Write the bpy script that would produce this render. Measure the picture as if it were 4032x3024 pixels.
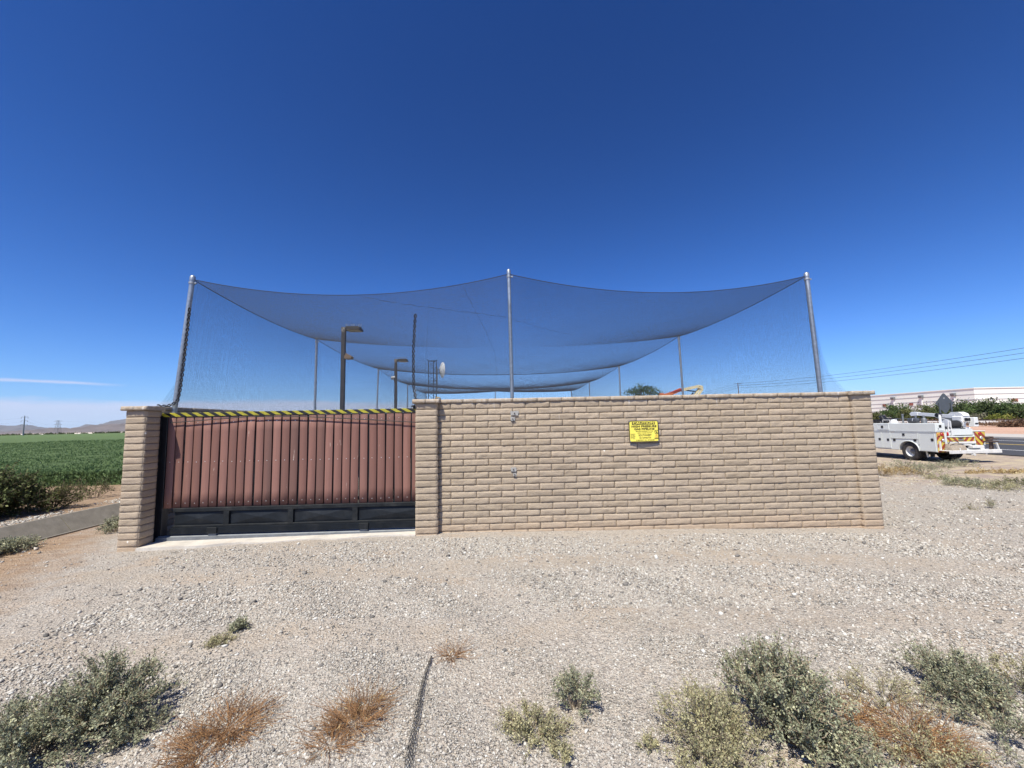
import bpy, math, random
import numpy as np
from mathutils import Vector, Matrix, Euler

random.seed(7)
RNG = np.random.default_rng(11)
R = math.radians
S = bpy.context.scene
for o in list(S.objects):
    bpy.data.objects.remove(o)

# ------------------------------------------------------------------ camera
EYE = 1.77
FPX = 1600.0                       # focal length in pixels of the 4032 px wide photograph
cam = bpy.data.cameras.new('camera')
cam.sensor_fit = 'HORIZONTAL'
cam.sensor_width = 36.0
cam.lens = 36.0 * FPX / 4032.0
cam.clip_start = 0.05
cam.clip_end = 40000
CAM = bpy.data.objects.new('camera', cam)
S.collection.objects.link(CAM)
PITCH, YAW, ROLL = R(5.5), R(1.83), R(-1.23)
RM = Matrix.Rotation(-YAW, 3, 'Z') @ Matrix.Rotation(R(90) + PITCH, 3, 'X') @ Matrix.Rotation(ROLL, 3, 'Z')
CAM.location = (0, 0, EYE)
CAM.rotation_euler = RM.to_euler()
S.camera = CAM

# ------------------------------------------------------------------ sky
SUN_EL, SUN_AZ = 58.5, 209.0       # degrees; azimuth clockwise from +Y
W = bpy.data.worlds.new('World')
S.world = W
W.use_nodes = True
wt = W.node_tree
for n in list(wt.nodes):
    wt.nodes.remove(n)


def wn(t, **kw):
    n = wt.nodes.new(t)
    for k, v in kw.items():
        setattr(n, k, v)
    return n


def wmath(op, a, b=None, c=None, clamp=False):
    n = wn('ShaderNodeMath', operation=op)
    n.use_clamp = clamp
    for i, v in enumerate((a, b, c)):
        if v is None:
            continue
        if isinstance(v, (int, float)):
            n.inputs[i].default_value = v
        else:
            wt.links.new(v, n.inputs[i])
    return n.outputs[0]


sky = wn('ShaderNodeTexSky', sky_type='NISHITA', sun_disc=False)
sky.sun_elevation = R(SUN_EL)
sky.sun_rotation = R(SUN_AZ)
sky.altitude = 350
sky.air_density = 1.0
sky.dust_density = 0.5
sky.ozone_density = 1.5
# the air near the horizon is clear here: look the sky up a little above it
hz = wn('ShaderNodeCombineXYZ')
nv_ = wn('ShaderNodeVectorMath', operation='NORMALIZE')
wt.links.new(hz.outputs[0], nv_.inputs[0])
wt.links.new(nv_.outputs[0], sky.inputs['Vector'])
srgb = wn('ShaderNodeSeparateColor')
wt.links.new(sky.outputs[0], srgb.inputs[0])
tint = wn('ShaderNodeCombineColor')
for i, (k, p) in enumerate(((0.118, 2.0), (0.247, 1.66), (0.400, 1.60))):     # deep, dry desert air
    wt.links.new(wmath('MULTIPLY', wmath('POWER', srgb.outputs[i], p), k), tint.inputs[i])
tc = wn('ShaderNodeTexCoord')
sep = wn('ShaderNodeSeparateXYZ')
wt.links.new(tc.outputs['Generated'], sep.inputs[0])
wt.links.new(sep.outputs[0], hz.inputs[0]); wt.links.new(sep.outputs[1], hz.inputs[1])
wt.links.new(wmath('SQRT', wmath('ADD', wmath('MULTIPLY', sep.outputs[2], sep.outputs[2]), 0.003)), hz.inputs[2])
el = wmath('MULTIPLY', wmath('ARCSINE', sep.outputs[2]), 57.3)          # elevation, degrees
az = wmath('MULTIPLY', wmath('ARCTAN2', sep.outputs[0], sep.outputs[1]), 57.3)
comb = wn('ShaderNodeCombineXYZ')
wt.links.new(wmath('MULTIPLY', az, 0.09), comb.inputs[0])
wt.links.new(wmath('MULTIPLY', el, 0.55), comb.inputs[1])
noi = wn('ShaderNodeTexNoise')
noi.inputs['Scale'].default_value = 1.0
noi.inputs['Detail'].default_value = 6
noi.inputs['Roughness'].default_value = 0.6
wt.links.new(comb.outputs[0], noi.inputs['Vector'])
nz = wmath('SUBTRACT', noi.outputs[0], 0.5)
# low bank of thin cloud on the horizon, fading out to the right
top = wmath('ADD', 3.4, wmath('MULTIPLY', nz, 1.8))
bank = wmath('MULTIPLY', wmath('SUBTRACT', top, el), 1.5, clamp=True)
lo = wmath('ADD', 0.42, wmath('MULTIPLY', wmath('MULTIPLY', el, 0.3, clamp=True), 0.58))
fade = wmath('MULTIPLY', wmath('SUBTRACT', 16.0, az), 0.06, clamp=True)
bank = wmath('MULTIPLY', wmath('MULTIPLY', bank, lo), wmath('MULTIPLY', fade, 0.85))
# one thin streak higher up at the left
st = wmath('SUBTRACT', 1.0, wmath('MULTIPLY', wmath('ABSOLUTE', wmath('SUBTRACT', el, wmath('ADD', 4.75, wmath('MULTIPLY', nz, 0.7)))), 5.0), clamp=True)
st = wmath('MULTIPLY', st, wmath('MULTIPLY', wmath('SUBTRACT', -41.5, az), 0.25, clamp=True))
st = wmath('MULTIPLY', st, 0.75)
cl = wmath('MAXIMUM', bank, st, clamp=True)
cmix = wn('ShaderNodeMixRGB')
cmix.inputs[2].default_value = (4.9, 5.25, 6.9, 1)
wt.links.new(cl, cmix.inputs[0])
wt.links.new(tint.outputs[0], cmix.inputs[1])
bg = wn('ShaderNodeBackground')
bg.inputs[1].default_value = 0.1
wt.links.new(cmix.outputs[0], bg.inputs[0])
wo = wn('ShaderNodeOutputWorld')
wt.links.new(bg.outputs[0], wo.inputs[0])

# ------------------------------------------------------------------ sun and exposure
sun = bpy.data.lights.new('sun', 'SUN')
sun.energy = 5.0
sun.angle = R(0.53)
sun.color = (1.0, 0.955, 0.835)
SUN = bpy.data.objects.new('sun', sun)
S.collection.objects.link(SUN)
sd = Vector((math.sin(R(SUN_AZ)) * math.cos(R(SUN_EL)), math.cos(R(SUN_AZ)) * math.cos(R(SUN_EL)), math.sin(R(SUN_EL))))
SUN.rotation_euler = (-sd).to_track_quat('-Z', 'Y').to_euler()
SUN.location = sd * 50
S.view_settings.view_transform = 'Standard'
S.view_settings.look = 'None'
S.view_settings.exposure = 0.5
S.view_settings.gamma = 1.0
S.view_settings.use_curve_mapping = False
S.cycles.max_bounces = 8
S.cycles.transparent_max_bounces = 8
S.cycles.use_denoising = True


# ------------------------------------------------------------------ helpers
def ray(px, py):
    return RM @ Vector(((px - 2016) / FPX, -(py - 1512) / FPX, -1.0))


def at_z(px, py, z=0.0):
    """the point of the level z that the photograph shows at this spot"""
    d = ray(px, py)
    t = (z - EYE) / d.z
    return Vector((d.x * t, d.y * t, z))


def at_y(px, py, y):
    d = ray(px, py)
    t = y / d.y
    return Vector((d.x * t, y, EYE + d.z * t))


def link(o):
    S.collection.objects.link(o)
    return o


def tag(o, label=None, cat=None, group=None, kind=None):
    if label: o['label'] = label
    if cat: o['category'] = cat
    if group: o['group'] = group
    if kind: o['kind'] = kind
    return o


def empty(name, loc=(0, 0, 0), rz=0.0, label=None, cat=None, group=None):
    o = link(bpy.data.objects.new(name, None))
    o.empty_display_size = 0.2
    o.location = loc
    o.rotation_euler = (0, 0, rz)
    return tag(o, label, cat, group)


def copy_tree(o, parent=None):
    c = link(o.copy())
    if parent: c.parent = parent
    for ch in [x for x in S.objects if x.parent == o]:
        copy_tree(ch, c)
    return c


class MB:
    def __init__(self):
        self.v, self.f, self.m = [], [], []

    def add(self, vs, fs, mi=0):
        n = len(self.v)
        self.v += [tuple(p) for p in vs]
        self.f += [tuple(i + n for i in q) for q in fs]
        self.m += [mi] * len(fs)
        return self

    def box(self, x0, x1, y0, y1, z0, z1, mi=0, ch=0.0, rot=None, org=(0, 0, 0)):
        """box, its edges chamfered by ch"""
        X, Y, Z = (x0, x1), (y0, y1), (z0, z1)
        if ch <= 0:
            vs = [(X[i], Y[j], Z[k]) for i in (0, 1) for j in (0, 1) for k in (0, 1)]
            fs = [(0, 1, 3, 2), (4, 6, 7, 5), (0, 4, 5, 1), (2, 3, 7, 6), (0, 2, 6, 4), (1, 5, 7, 3)]
        else:
            vs, idx = [], {}
            for i in (0, 1):
                for j in (0, 1):
                    for k in (0, 1):
                        sx, sy, sz = (1, -1)[i] * ch, (1, -1)[j] * ch, (1, -1)[k] * ch
                        idx[i, j, k] = len(vs)
                        vs += [(X[i], Y[j] + sy, Z[k] + sz), (X[i] + sx, Y[j], Z[k] + sz), (X[i] + sx, Y[j] + sy, Z[k])]
            fs = []
            for i in (0, 1):
                q = [idx[i, j, k] for j, k in ((0, 0), (0, 1), (1, 1), (1, 0))]
                fs.append(tuple(q if i == 0 else q[::-1]))
            for j in (0, 1):
                q = [idx[i, j, k] + 1 for i, k in ((0, 0), (1, 0), (1, 1), (0, 1))]
                fs.append(tuple(q if j == 0 else q[::-1]))
            for k in (0, 1):
                q = [idx[i, j, k] + 2 for i, j in ((0, 0), (0, 1), (1, 1), (1, 0))]
                fs.append(tuple(q if k == 0 else q[::-1]))
            for i in (0, 1):
                for j in (0, 1):
                    a, b = idx[i, j, 0], idx[i, j, 1]
                    fs.append((a, a + 1, b + 1, b))
                for k in (0, 1):
                    a, b = idx[i, 0, k], idx[i, 1, k]
                    fs.append((a, a + 2, b + 2, b))
            for j in (0, 1):
                for k in (0, 1):
                    a, b = idx[0, j, k], idx[1, j, k]
                    fs.append((a + 1, a + 2, b + 2, b + 1))
            for q in idx.values():
                fs.append((q, q + 1, q + 2))
        if rot is not None:
            O = Vector(org)
            vs = [rot @ (Vector(p) - O) + O for p in vs]
        return self.add(vs, fs, mi)

    def tube(self, pts, r, n=8, cap=True, mi=0):
        P = [Vector(p) for p in pts]
        rr = r if isinstance(r, (list, tuple)) else [r] * len(P)
        vs, fs = [], []
        ref = None
        for i, p in enumerate(P):
            t = (P[min(i + 1, len(P) - 1)] - P[max(i - 1, 0)])
            t = t.normalized() if t.length > 1e-9 else Vector((0, 0, 1))
            if ref is None:
                ref = Vector((1, 0, 0)) if abs(t.x) < 0.8 else Vector((0, 1, 0))
            a = (ref - t * ref.dot(t)).normalized()
            ref = a
            b = t.cross(a)
            for k in range(n):
                g = 2 * math.pi * k / n
                vs.append(p + (a * math.cos(g) + b * math.sin(g)) * rr[i])
        for i in range(len(P) - 1):
            for k in range(n):
                k2 = (k + 1) % n
                fs.append((i * n + k, i * n + k2, (i + 1) * n + k2, (i + 1) * n + k))
        if cap:
            fs.append(tuple(range(n))[::-1])
            fs.append(tuple((len(P) - 1) * n + k for k in range(n)))
        return self.add(vs, fs, mi)

    def bar(self, p, q, w, h, mi=0, up=(0, 0, 1)):
        """rectangular bar from p to q, w wide and h along up"""
        p, q = Vector(p), Vector(q)
        t = (q - p).normalized()
        u = Vector(up)
        u = (u - t * u.dot(t)).normalized()
        s = t.cross(u)
        vs = [c + s * (i * w / 2) + u * (j * h / 2) for c in (p, q) for i, j in ((-1, -1), (1, -1), (1, 1), (-1, 1))]
        return self.add(vs, [(0, 1, 2, 3)[::-1], (4, 5, 6, 7), (0, 1, 5, 4), (1, 2, 6, 5), (2, 3, 7, 6), (3, 0, 4, 7)], mi)

    def prism(self, poly, a, b, axis='Y', mi=0):
        """polygon (two coordinates) pushed from a to b along an axis"""
        n = len(poly)
        def P(u, v, w):
            return {'X': (w, u, v), 'Y': (u, w, v), 'Z': (u, v, w)}[axis]
        vs = [P(u, v, a) for u, v in poly] + [P(u, v, b) for u, v in poly]
        fs = [tuple(range(n))[::-1], tuple(range(n, 2 * n))]
        fs += [(i, (i + 1) % n, n + (i + 1) % n, n + i) for i in range(n)]
        return self.add(vs, fs, mi)

    def lathe(self, prof, n=16, org=(0, 0, 0), axis='Z', mi=0, cap=True):
        """profile of (radius, height) turned round an axis"""
        vs, fs = [], []
        for r, h in prof:
            for k in range(n):
                g = 2 * math.pi * k / n
                c, s = r * math.cos(g), r * math.sin(g)
                q = {'Z': (c, s, h), 'X': (h, c, s), 'Y': (s, h, c)}[axis]
                vs.append((q[0] + org[0], q[1] + org[1], q[2] + org[2]))
        for i in range(len(prof) - 1):
            for k in range(n):
                k2 = (k + 1) % n
                fs.append((i * n + k, i * n + k2, (i + 1) * n + k2, (i + 1) * n + k))
        if cap:
            fs.append(tuple(range(n))[::-1])
            fs.append(tuple((len(prof) - 1) * n + k for k in range(n)))
        return self.add(vs, fs, mi)

    def build(self, name, mat, parent=None, smooth=False, loc=None):
        me = bpy.data.meshes.new(name)
        me.from_pydata(self.v, [], self.f)
        for m in (mat if isinstance(mat, (list, tuple)) else [mat]):
            me.materials.append(m)
        if any(self.m):
            me.polygons.foreach_set('material_index', self.m)
        if smooth:
            me.polygons.foreach_set('use_smooth', [True] * len(me.polygons))
            try:
                me.set_sharp_from_angle(angle=R(38))
            except Exception:
                pass
        me.update()
        o = link(bpy.data.objects.new(name, me))
        if parent: o.parent = parent
        if loc: o.location = loc
        return o


def np_obj(name, V, F, mat, parent=None, col=None, smooth=False, mi=None):
    """mesh from numpy arrays; F is a list of [n,k] arrays"""
    me = bpy.data.meshes.new(name)
    if not isinstance(F, (list, tuple)):
        F = [F]
    V = np.asarray(V, dtype=np.float32)
    me.vertices.add(len(V))
    me.vertices.foreach_set('co', V.ravel())
    tot = sum(f.size for f in F)
    me.loops.add(tot)
    me.loops.foreach_set('vertex_index', np.concatenate([f.ravel() for f in F]).astype(np.int32))
    cnt = np.concatenate([np.full(len(f), f.shape[1]) for f in F])
    me.polygons.add(len(cnt))
    st = np.concatenate([[0], np.cumsum(cnt)[:-1]])
    me.polygons.foreach_set('loop_start', st.astype(np.int32))
    me.polygons.foreach_set('loop_total', cnt.astype(np.int32))
    for m in (mat if isinstance(mat, (list, tuple)) else [mat]):
        me.materials.append(m)
    if mi is not None:
        me.polygons.foreach_set('material_index', np.asarray(mi, dtype=np.int32))
    if smooth:
        me.polygons.foreach_set('use_smooth', np.ones(len(cnt), dtype=bool))
    if col is not None:
        a = me.attributes.new('tone', 'FLOAT', 'POINT')
        a.data.foreach_set('value', np.asarray(col, dtype=np.float32))
    me.update(calc_edges=True)
    o = link(bpy.data.objects.new(name, me))
    if parent: o.parent = parent
    return o


# ------------------------------------------------------------------ materials
class NT:
    def __init__(self, name):
        self.mat = bpy.data.materials.new(name)
        self.mat.use_nodes = True
        self.t = self.mat.node_tree
        self.b = self.t.nodes['Principled BSDF']
        self.co = None

    def n(self, typ, **kw):
        x = self.t.nodes.new(typ)
        for k, v in kw.items():
            setattr(x, k, v)
        return x

    def set(self, sock, v):
        if hasattr(v, 'is_output'):
            self.t.links.new(v, sock)
        elif isinstance(v, (tuple, list)) and len(v) == 3 and sock.type == 'RGBA':
            sock.default_value = (*v, 1)
        else:
            sock.default_value = v

    def obj(self):
        if self.co is None:
            self.co = self.n('ShaderNodeTexCoord').outputs['Object']
        return self.co

    def mapped(self, sc, rot=(0, 0, 0)):
        m = self.n('ShaderNodeMapping')
        m.inputs['Scale'].default_value = sc
        m.inputs['Rotation'].default_value = rot
        self.t.links.new(self.obj(), m.inputs[0])
        return m.outputs[0]

    def noise(self, scale, detail=4, rough=0.55, vec=None, dist=0.0):
        x = self.n('ShaderNodeTexNoise')
        x.inputs['Scale'].default_value = scale
        x.inputs['Detail'].default_value = detail
        x.inputs['Roughness'].default_value = rough
        x.inputs['Distortion'].default_value = dist
        self.t.links.new(vec if vec is not None else self.obj(), x.inputs['Vector'])
        return x.outputs[0]

    def voro(self, scale, feature='F1', vec=None, rnd=1.0):
        x = self.n('ShaderNodeTexVoronoi', feature=feature)
        x.inputs['Scale'].default_value = scale
        x.inputs['Randomness'].default_value = rnd
        self.t.links.new(vec if vec is not None else self.obj(), x.inputs['Vector'])
        return x

    def math(self, op, a, b=None, c=None, clamp=False):
        x = self.n('ShaderNodeMath', operation=op)
        x.use_clamp = clamp
        for i, v in enumerate((a, b, c)):
            if v is not None:
                self.set(x.inputs[i], v)
        return x.outputs[0]

    def ramp(self, fac, stops, mode='LINEAR'):
        x = self.n('ShaderNodeValToRGB')
        x.color_ramp.interpolation = mode
        e = x.color_ramp.elements
        while len(e) < len(stops):
            e.new(0.5)
        for i, (p, c) in enumerate(stops):
            e[i].position = p
            e[i].color = (*c, 1) if not isinstance(c, (int, float)) else (c, c, c, 1)
        self.t.links.new(fac, x.inputs[0])
        return x.outputs[0]

    def mix(self, fac, a, b, mode='MIX'):
        x = self.n('ShaderNodeMixRGB', blend_type=mode)
        self.set(x.inputs[0], fac)
        self.set(x.inputs[1], a)
        self.set(x.inputs[2], b)
        return x.outputs[0]

    def sep(self, v=None):
        x = self.n('ShaderNodeSeparateXYZ')
        self.t.links.new(v if v is not None else self.obj(), x.inputs[0])
        return x.outputs

    def attr(self, name='tone'):
        x = self.n('ShaderNodeAttribute')
        x.attribute_name = name
        return x.outputs['Fac']

    def bump(self, h, strength=0.5, dist=0.01, prev=None):
        x = self.n('ShaderNodeBump')
        x.inputs['Strength'].default_value = strength
        x.inputs['Distance'].default_value = dist
        self.t.links.new(h, x.inputs['Height'])
        if prev is not None:
            self.t.links.new(prev, x.inputs['Normal'])
        return x.outputs[0]

    def out(self, col, rough=0.8, metal=0.0, normal=None, spec=0.5):
        self.set(self.b.inputs['Base Color'], col)
        self.set(self.b.inputs['Roughness'], rough)
        self.set(self.b.inputs['Metallic'], metal)
        self.b.inputs['Specular IOR Level'].default_value = spec
        if normal is not None:
            self.t.links.new(normal, self.b.inputs['Normal'])
        return self.mat


def mottled(name, c, rough=0.7, var=0.25, scale=6.0, metal=0.0, bump=0.0, dirt=None, spec=0.5):
    """paint, metal or plastic that is a little uneven"""
    m = NT(name)
    n1 = m.noise(scale, 5)
    n2 = m.noise(scale * 7, 3)
    k = m.math('ADD', m.math('MULTIPLY', n1, 0.65), m.math('MULTIPLY', n2, 0.35))
    a = tuple(max(0, x * (1 - var)) for x in c)
    b = tuple(min(1, x * (1 + var)) for x in c)
    col = m.ramp(k, [(0.3, a), (0.7, b)])
    if dirt:
        col = m.mix(m.ramp(m.noise(scale * 0.6, 6, 0.7), [(0.5, 0.0), (0.72, 0.7)]), col, dirt)
    nr = m.bump(n2, bump, 0.004) if bump else None
    return m.out(col, rough, metal, nr, spec)


def mat_block():
    m = NT('split_face_block')
    tone = m.attr()
    n1 = m.noise(9, 6, 0.65)
    n2 = m.noise(70, 4, 0.7)
    n3 = m.noise(260, 2, 0.6)
    c = m.ramp(tone, [(0.0, (0.36, 0.285, 0.20)), (0.35, (0.425, 0.34, 0.245)), (0.7, (0.475, 0.382, 0.28)), (1.0, (0.49, 0.385, 0.275))])
    c = m.mix(m.ramp(n1, [(0.35, 0.0), (0.7, 0.35)]), c, (0.455, 0.375, 0.285))
    c = m.mix(m.math('MULTIPLY', m.ramp(n2, [(0.32, 1.0), (0.55, 0.0)]), 0.5), c, (0.245, 0.19, 0.14))
    c = m.mix(m.math('MULTIPLY', m.ramp(n3, [(0.6, 0.0), (0.75, 1.0)]), 0.3), c, (0.55, 0.47, 0.40))
    x, y, z = m.sep()
    big = m.noise(0.8, 5, 0.65)
    c = m.mix(m.ramp(big, [(0.42, 0.0), (0.68, 0.26)]), c, (0.30, 0.245, 0.19))
    dr = m.ramp(m.noise(1.0, 4, 0.65, m.mapped((9, 9, 0.5))), [(0.58, 0.0), (0.72, 0.30)])
    c = m.mix(dr, c, (0.25, 0.20, 0.16))
    # pale orange dust thrown up from the ground, and white droppings running down from the top
    low = m.math('MULTIPLY', m.math('SUBTRACT', 0.42, m.math('ADD', z, m.math('MULTIPLY', n1, 0.3))), 2.4, clamp=True)
    c = m.mix(m.math('MULTIPLY', low, 0.5), c, (0.50, 0.34, 0.22))
    sv = m.mapped((17, 17, 1.5))
    s1 = m.ramp(m.noise(1.0, 3, 0.6, sv), [(0.645, 0.0), (0.70, 1.0)])
    hi = m.math('MULTIPLY', m.math('SUBTRACT', m.math('ADD', z, m.math('MULTIPLY', n1, 0.7)), 2.03), 2.2, clamp=True)
    c = m.mix(m.math('MULTIPLY', m.math('MULTIPLY', s1, hi), 0.75), c, (0.70, 0.66, 0.60))
    cp = m.math('MULTIPLY', m.math('GREATER_THAN', z, 2.108), m.ramp(m.noise(1.0, 4, 0.7, m.mapped((22, 22, 5))), [(0.45, 0.0), (0.68, 0.45)]))
    c = m.mix(cp, c, (0.60, 0.56, 0.50))
    sp = m.voro(2.1)
    c = m.mix(m.math('LESS_THAN', m.math('ADD', sp.outputs['Distance'], m.math('MULTIPLY', n2, 0.05)), 0.052), c, (0.72, 0.68, 0.60))
    nb = m.bump(n2, 1.0, 0.014)
    nb = m.bump(n3, 0.5, 0.003, nb)
    return m.out(c, 0.95, 0, nb, 0.2)


def mat_ground():
    m = NT('gravel_ground')
    x, y, z = m.sep()
    warp = m.noise(0.55, 5, 0.6)
    w2 = m.noise(2.3, 5, 0.65)
    v1 = m.voro(46.0)
    v2 = m.voro(105.0)
    e1 = v1.outputs['Distance']
    sv1 = m.n('ShaderNodeSeparateColor'); m.t.links.new(v1.outputs['Color'], sv1.inputs[0])
    sv2 = m.n('ShaderNodeSeparateColor'); m.t.links.new(v2.outputs['Color'], sv2.inputs[0])
    stops = [(0.0, (0.16, 0.145, 0.135)), (0.12, (0.30, 0.265, 0.24)), (0.35, (0.44, 0.385, 0.335)), (0.6, (0.54, 0.475, 0.41)),
             (0.8, (0.50, 0.41, 0.34)), (0.93, (0.66, 0.61, 0.56)), (1.0, (0.24, 0.20, 0.18))]
    c1 = m.ramp(sv1.outputs[0], stops)
    c2 = m.ramp(sv2.outputs[0], stops)
    grav = m.mix(0.5, c1, c2)
    fine = m.noise(320, 3, 0.7)
    soil = m.ramp(fine, [(0.25, (0.40, 0.315, 0.245)), (0.75, (0.54, 0.45, 0.365))])
    # bare, dusty places between the stones
    bare = m.ramp(m.math('ADD', m.math('MULTIPLY', warp, 0.55), m.math('MULTIPLY', w2, 0.45)), [(0.50, 0.0), (0.66, 1.0)])
    grav = m.mix(m.math('MULTIPLY', bare, 0.62), grav, soil)
    tan = m.ramp(m.noise(0.9, 6, 0.65, m.mapped((1, 1.6, 1))), [(0.56, 0.0), (0.72, 0.55)])
    grav = m.mix(tan, grav, (0.50, 0.36, 0.25))
    # two faint wheel tracks crossing in front of the wall: finer, dustier ground
    ln = m.math('ADD', m.math('ADD', 5.15, m.math('MULTIPLY', x, -0.07)), m.math('ADD', m.math('MULTIPLY', m.math('SINE', m.math('MULTIPLY', x, 0.45)), 0.28), m.math('MULTIPLY', m.math('SUBTRACT', w2, 0.5), 0.5)))
    d1 = m.math('ABSOLUTE', m.math('SUBTRACT', y, ln))
    d2 = m.math('ABSOLUTE', m.math('SUBTRACT', m.math('ADD', y, 1.55), ln))
    dm = m.math('MINIMUM', d1, d2)
    tr = m.math('MULTIPLY', m.math('SUBTRACT', 0.30, dm), 4.5, clamp=True)
    grav = m.mix(m.math('MULTIPLY', tr, m.ramp(w2, [(0.38, 0.05), (0.64, 0.5)])), grav, m.mix(0.5, soil, (0.46, 0.36, 0.27)))
    grav = m.mix(1.0, grav, (0.87, 0.885, 0.865), 'MULTIPLY')
    # orange dirt to the left of the gateway
    dirt = m.ramp(m.noise(5, 9, 0.75, m.mapped((0.45, 2.2, 1))), [(0.32, (0.19, 0.12, 0.075)), (0.5, (0.31, 0.21, 0.13)), (0.62, (0.38, 0.27, 0.175)), (0.78, (0.46, 0.36, 0.26))])
    dirt = m.mix(m.ramp(m.noise(60, 3), [(0.45, 0.0), (0.8, 0.5)]), dirt, (0.30, 0.20, 0.14))
    lim = m.math('ADD', m.math('ADD', -5.75, m.math('MULTIPLY', m.math('SUBTRACT', 6.4, y), 0.52)), m.math('MULTIPLY', m.math('SUBTRACT', w2, 0.5), 2.2))
    lim = m.math('MINIMUM', lim, -4.4)
    lf = m.math('MULTIPLY', m.math('SUBTRACT', lim, x), 0.9, clamp=True)
    c = m.mix(m.math('MULTIPLY', lf, 0.92), grav, dirt)
    # browner, finer ground out by the road
    far = m.math('MULTIPLY', m.math('SUBTRACT', m.math('ADD', m.math('ADD', y, m.math('MULTIPLY', x, 0.12)), m.math('MULTIPLY', warp, 4.0)), 13.5), 0.4, clamp=True)
    fr = m.math('MULTIPLY', far, m.math('GREATER_THAN', x, 4.0))
    fcol = m.ramp(m.noise(1.4, 8, 0.7, m.mapped((1, 2.2, 1))), [(0.3, (0.28, 0.205, 0.165)), (0.48, (0.37, 0.29, 0.24)), (0.58, (0.52, 0.43, 0.27)), (0.66, (0.40, 0.31, 0.25)), (0.8, (0.36, 0.25, 0.18))])
    c = m.mix(m.math('MULTIPLY', fr, 0.85), c, fcol)
    fx = m.math('MULTIPLY', m.math('SUBTRACT', x, 41.0), 0.2, clamp=True)
    rd = m.ramp(m.noise(0.22, 7, 0.7, m.mapped((2.5, 0.5, 1))), [(0.3, (0.40, 0.22, 0.145)), (0.5, (0.52, 0.34, 0.25)), (0.75, (0.48, 0.29, 0.20))])
    c = m.mix(fx, c, rd)
    nb = m.bump(e1, 0.9, 0.016)
    nb = m.bump(v2.outputs['Distance'], 0.8, 0.008, nb)
    nb = m.bump(fine, 0.5, 0.004, nb)
    return m.out(c, 0.95, 0, nb, 0.15)


def mat_leaf(name, a, b, c=None, trans=0.25, rough=0.75):
    m = NT(name)
    t = m.attr()
    st = [(0.0, a), (0.6, b)] + ([(1.0, c)] if c else [])
    col = m.ramp(t, st)
    m.out(col, rough, 0, None, 0.25)
    tr = m.n('ShaderNodeBsdfTranslucent')
    m.t.links.new(col, tr.inputs[0])
    mx = m.n('ShaderNodeMixShader')
    mx.inputs[0].default_value = trans
    m.t.links.new(m.b.outputs[0], mx.inputs[1])
    m.t.links.new(tr.outputs[0], mx.inputs[2])
    m.t.links.new(mx.outputs[0], m.t.nodes['Material Output'].inputs[0])
    return m.mat


def mat_board():
    m = NT('weathered_composite_board')
    t = m.attr()
    g = m.noise(1.0, 6, 0.7, m.mapped((60, 60, 1.6)))
    g2 = m.noise(1.0, 5, 0.65, m.mapped((9, 9, 0.7)))
    k = m.math('ADD', m.math('MULTIPLY', t, 0.55), m.math('MULTIPLY', g2, 0.5))
    c = m.ramp(k, [(0.2, (0.115, 0.070, 0.058)), (0.5, (0.188, 0.090, 0.070)), (0.8, (0.265, 0.132, 0.104))])
    c = m.mix(m.math('MULTIPLY', m.ramp(g, [(0.3, 1.0), (0.6, 0.0)]), 0.4), c, (0.13, 0.075, 0.065))
    c = m.mix(m.math('MULTIPLY', m.ramp(m.noise(1.0, 4, 0.6, m.mapped((26, 26, 3.0))), [(0.69, 0.0), (0.735, 1.0)]), 0.7), c, (0.55, 0.45, 0.38))
    return m.out(c, 0.75, 0, m.bump(g, 0.5, 0.003), 0.3)


def mat_stripe():
    m = NT('black_yellow_warning_tape')
    x, y, z = m.sep()
    u = m.math('FRACT', m.math('DIVIDE', m.math('ADD', x, m.math('MULTIPLY', z, 1.75)), 0.178))
    k = m.math('LESS_THAN', u, 0.5)
    wear = m.ramp(m.noise(45, 4, 0.7), [(0.60, 0.0), (0.75, 0.5)])
    ye = m.mix(wear, (0.50, 0.44, 0.03), (0.30, 0.27, 0.07))
    c = m.mix(k, (0.014, 0.013, 0.012), ye)
    return m.out(c, 0.5)


def mat_chevron(flip, org=0.0):
    m = NT('chevron_reflective_tape')
    x, y, z = m.sep()
    u = m.math('ADD', z, m.math('MULTIPLY', x, flip))
    k = m.math('LESS_THAN', m.math('FRACT', m.math('DIVIDE', u, 0.30)), 0.5)
    c = m.mix(k, (0.56, 0.42, 0.06), (0.28, 0.05, 0.03))
    return m.out(c, 0.45)


M = {}
M['block'] = mat_block()
M['mortar'] = mottled('mortar', (0.24, 0.185, 0.135), 0.95, 0.2, 20)
M['ground'] = mat_ground()
M['galv'] = mottled('galvanised_steel', (0.36, 0.39, 0.41), 0.42, 0.25, 18, 0.7)
M['galv_dull'] = mottled('dull_galvanised_steel', (0.33, 0.35, 0.37), 0.55, 0.2, 14, 0.6)
M['net'] = mottled('black_net_twine', (0.015, 0.024, 0.044), 0.5, 0.1, 3)
M['rope'] = mottled('black_rope', (0.028, 0.028, 0.03), 0.75, 0.2, 20)
M['strap'] = mottled('black_netting_strap', (0.015, 0.015, 0.017), 0.6, 0.3, 30)
M['board'] = mat_board()
M['stripe'] = mat_stripe()
M['blacksteel'] = mottled('black_painted_steel', (0.011, 0.013, 0.015), 0.55, 0.45, 9, 0, 0, (0.042, 0.042, 0.04), .22)
M['blackpanel'] = mottled('black_panel', (0.011, 0.014, 0.018), 0.55, 0.4, 5, 0, 0, (0.034, 0.036, 0.039), .22)
M['screw'] = mottled('bright_screw', (0.75, 0.74, 0.72), 0.3, 0.1, 10, 0.4)
M['concrete'] = mottled('pale_concrete', (0.50, 0.46, 0.40), 0.9, 0.2, 5, 0, 0.4, (0.46, 0.38, 0.30))
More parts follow.
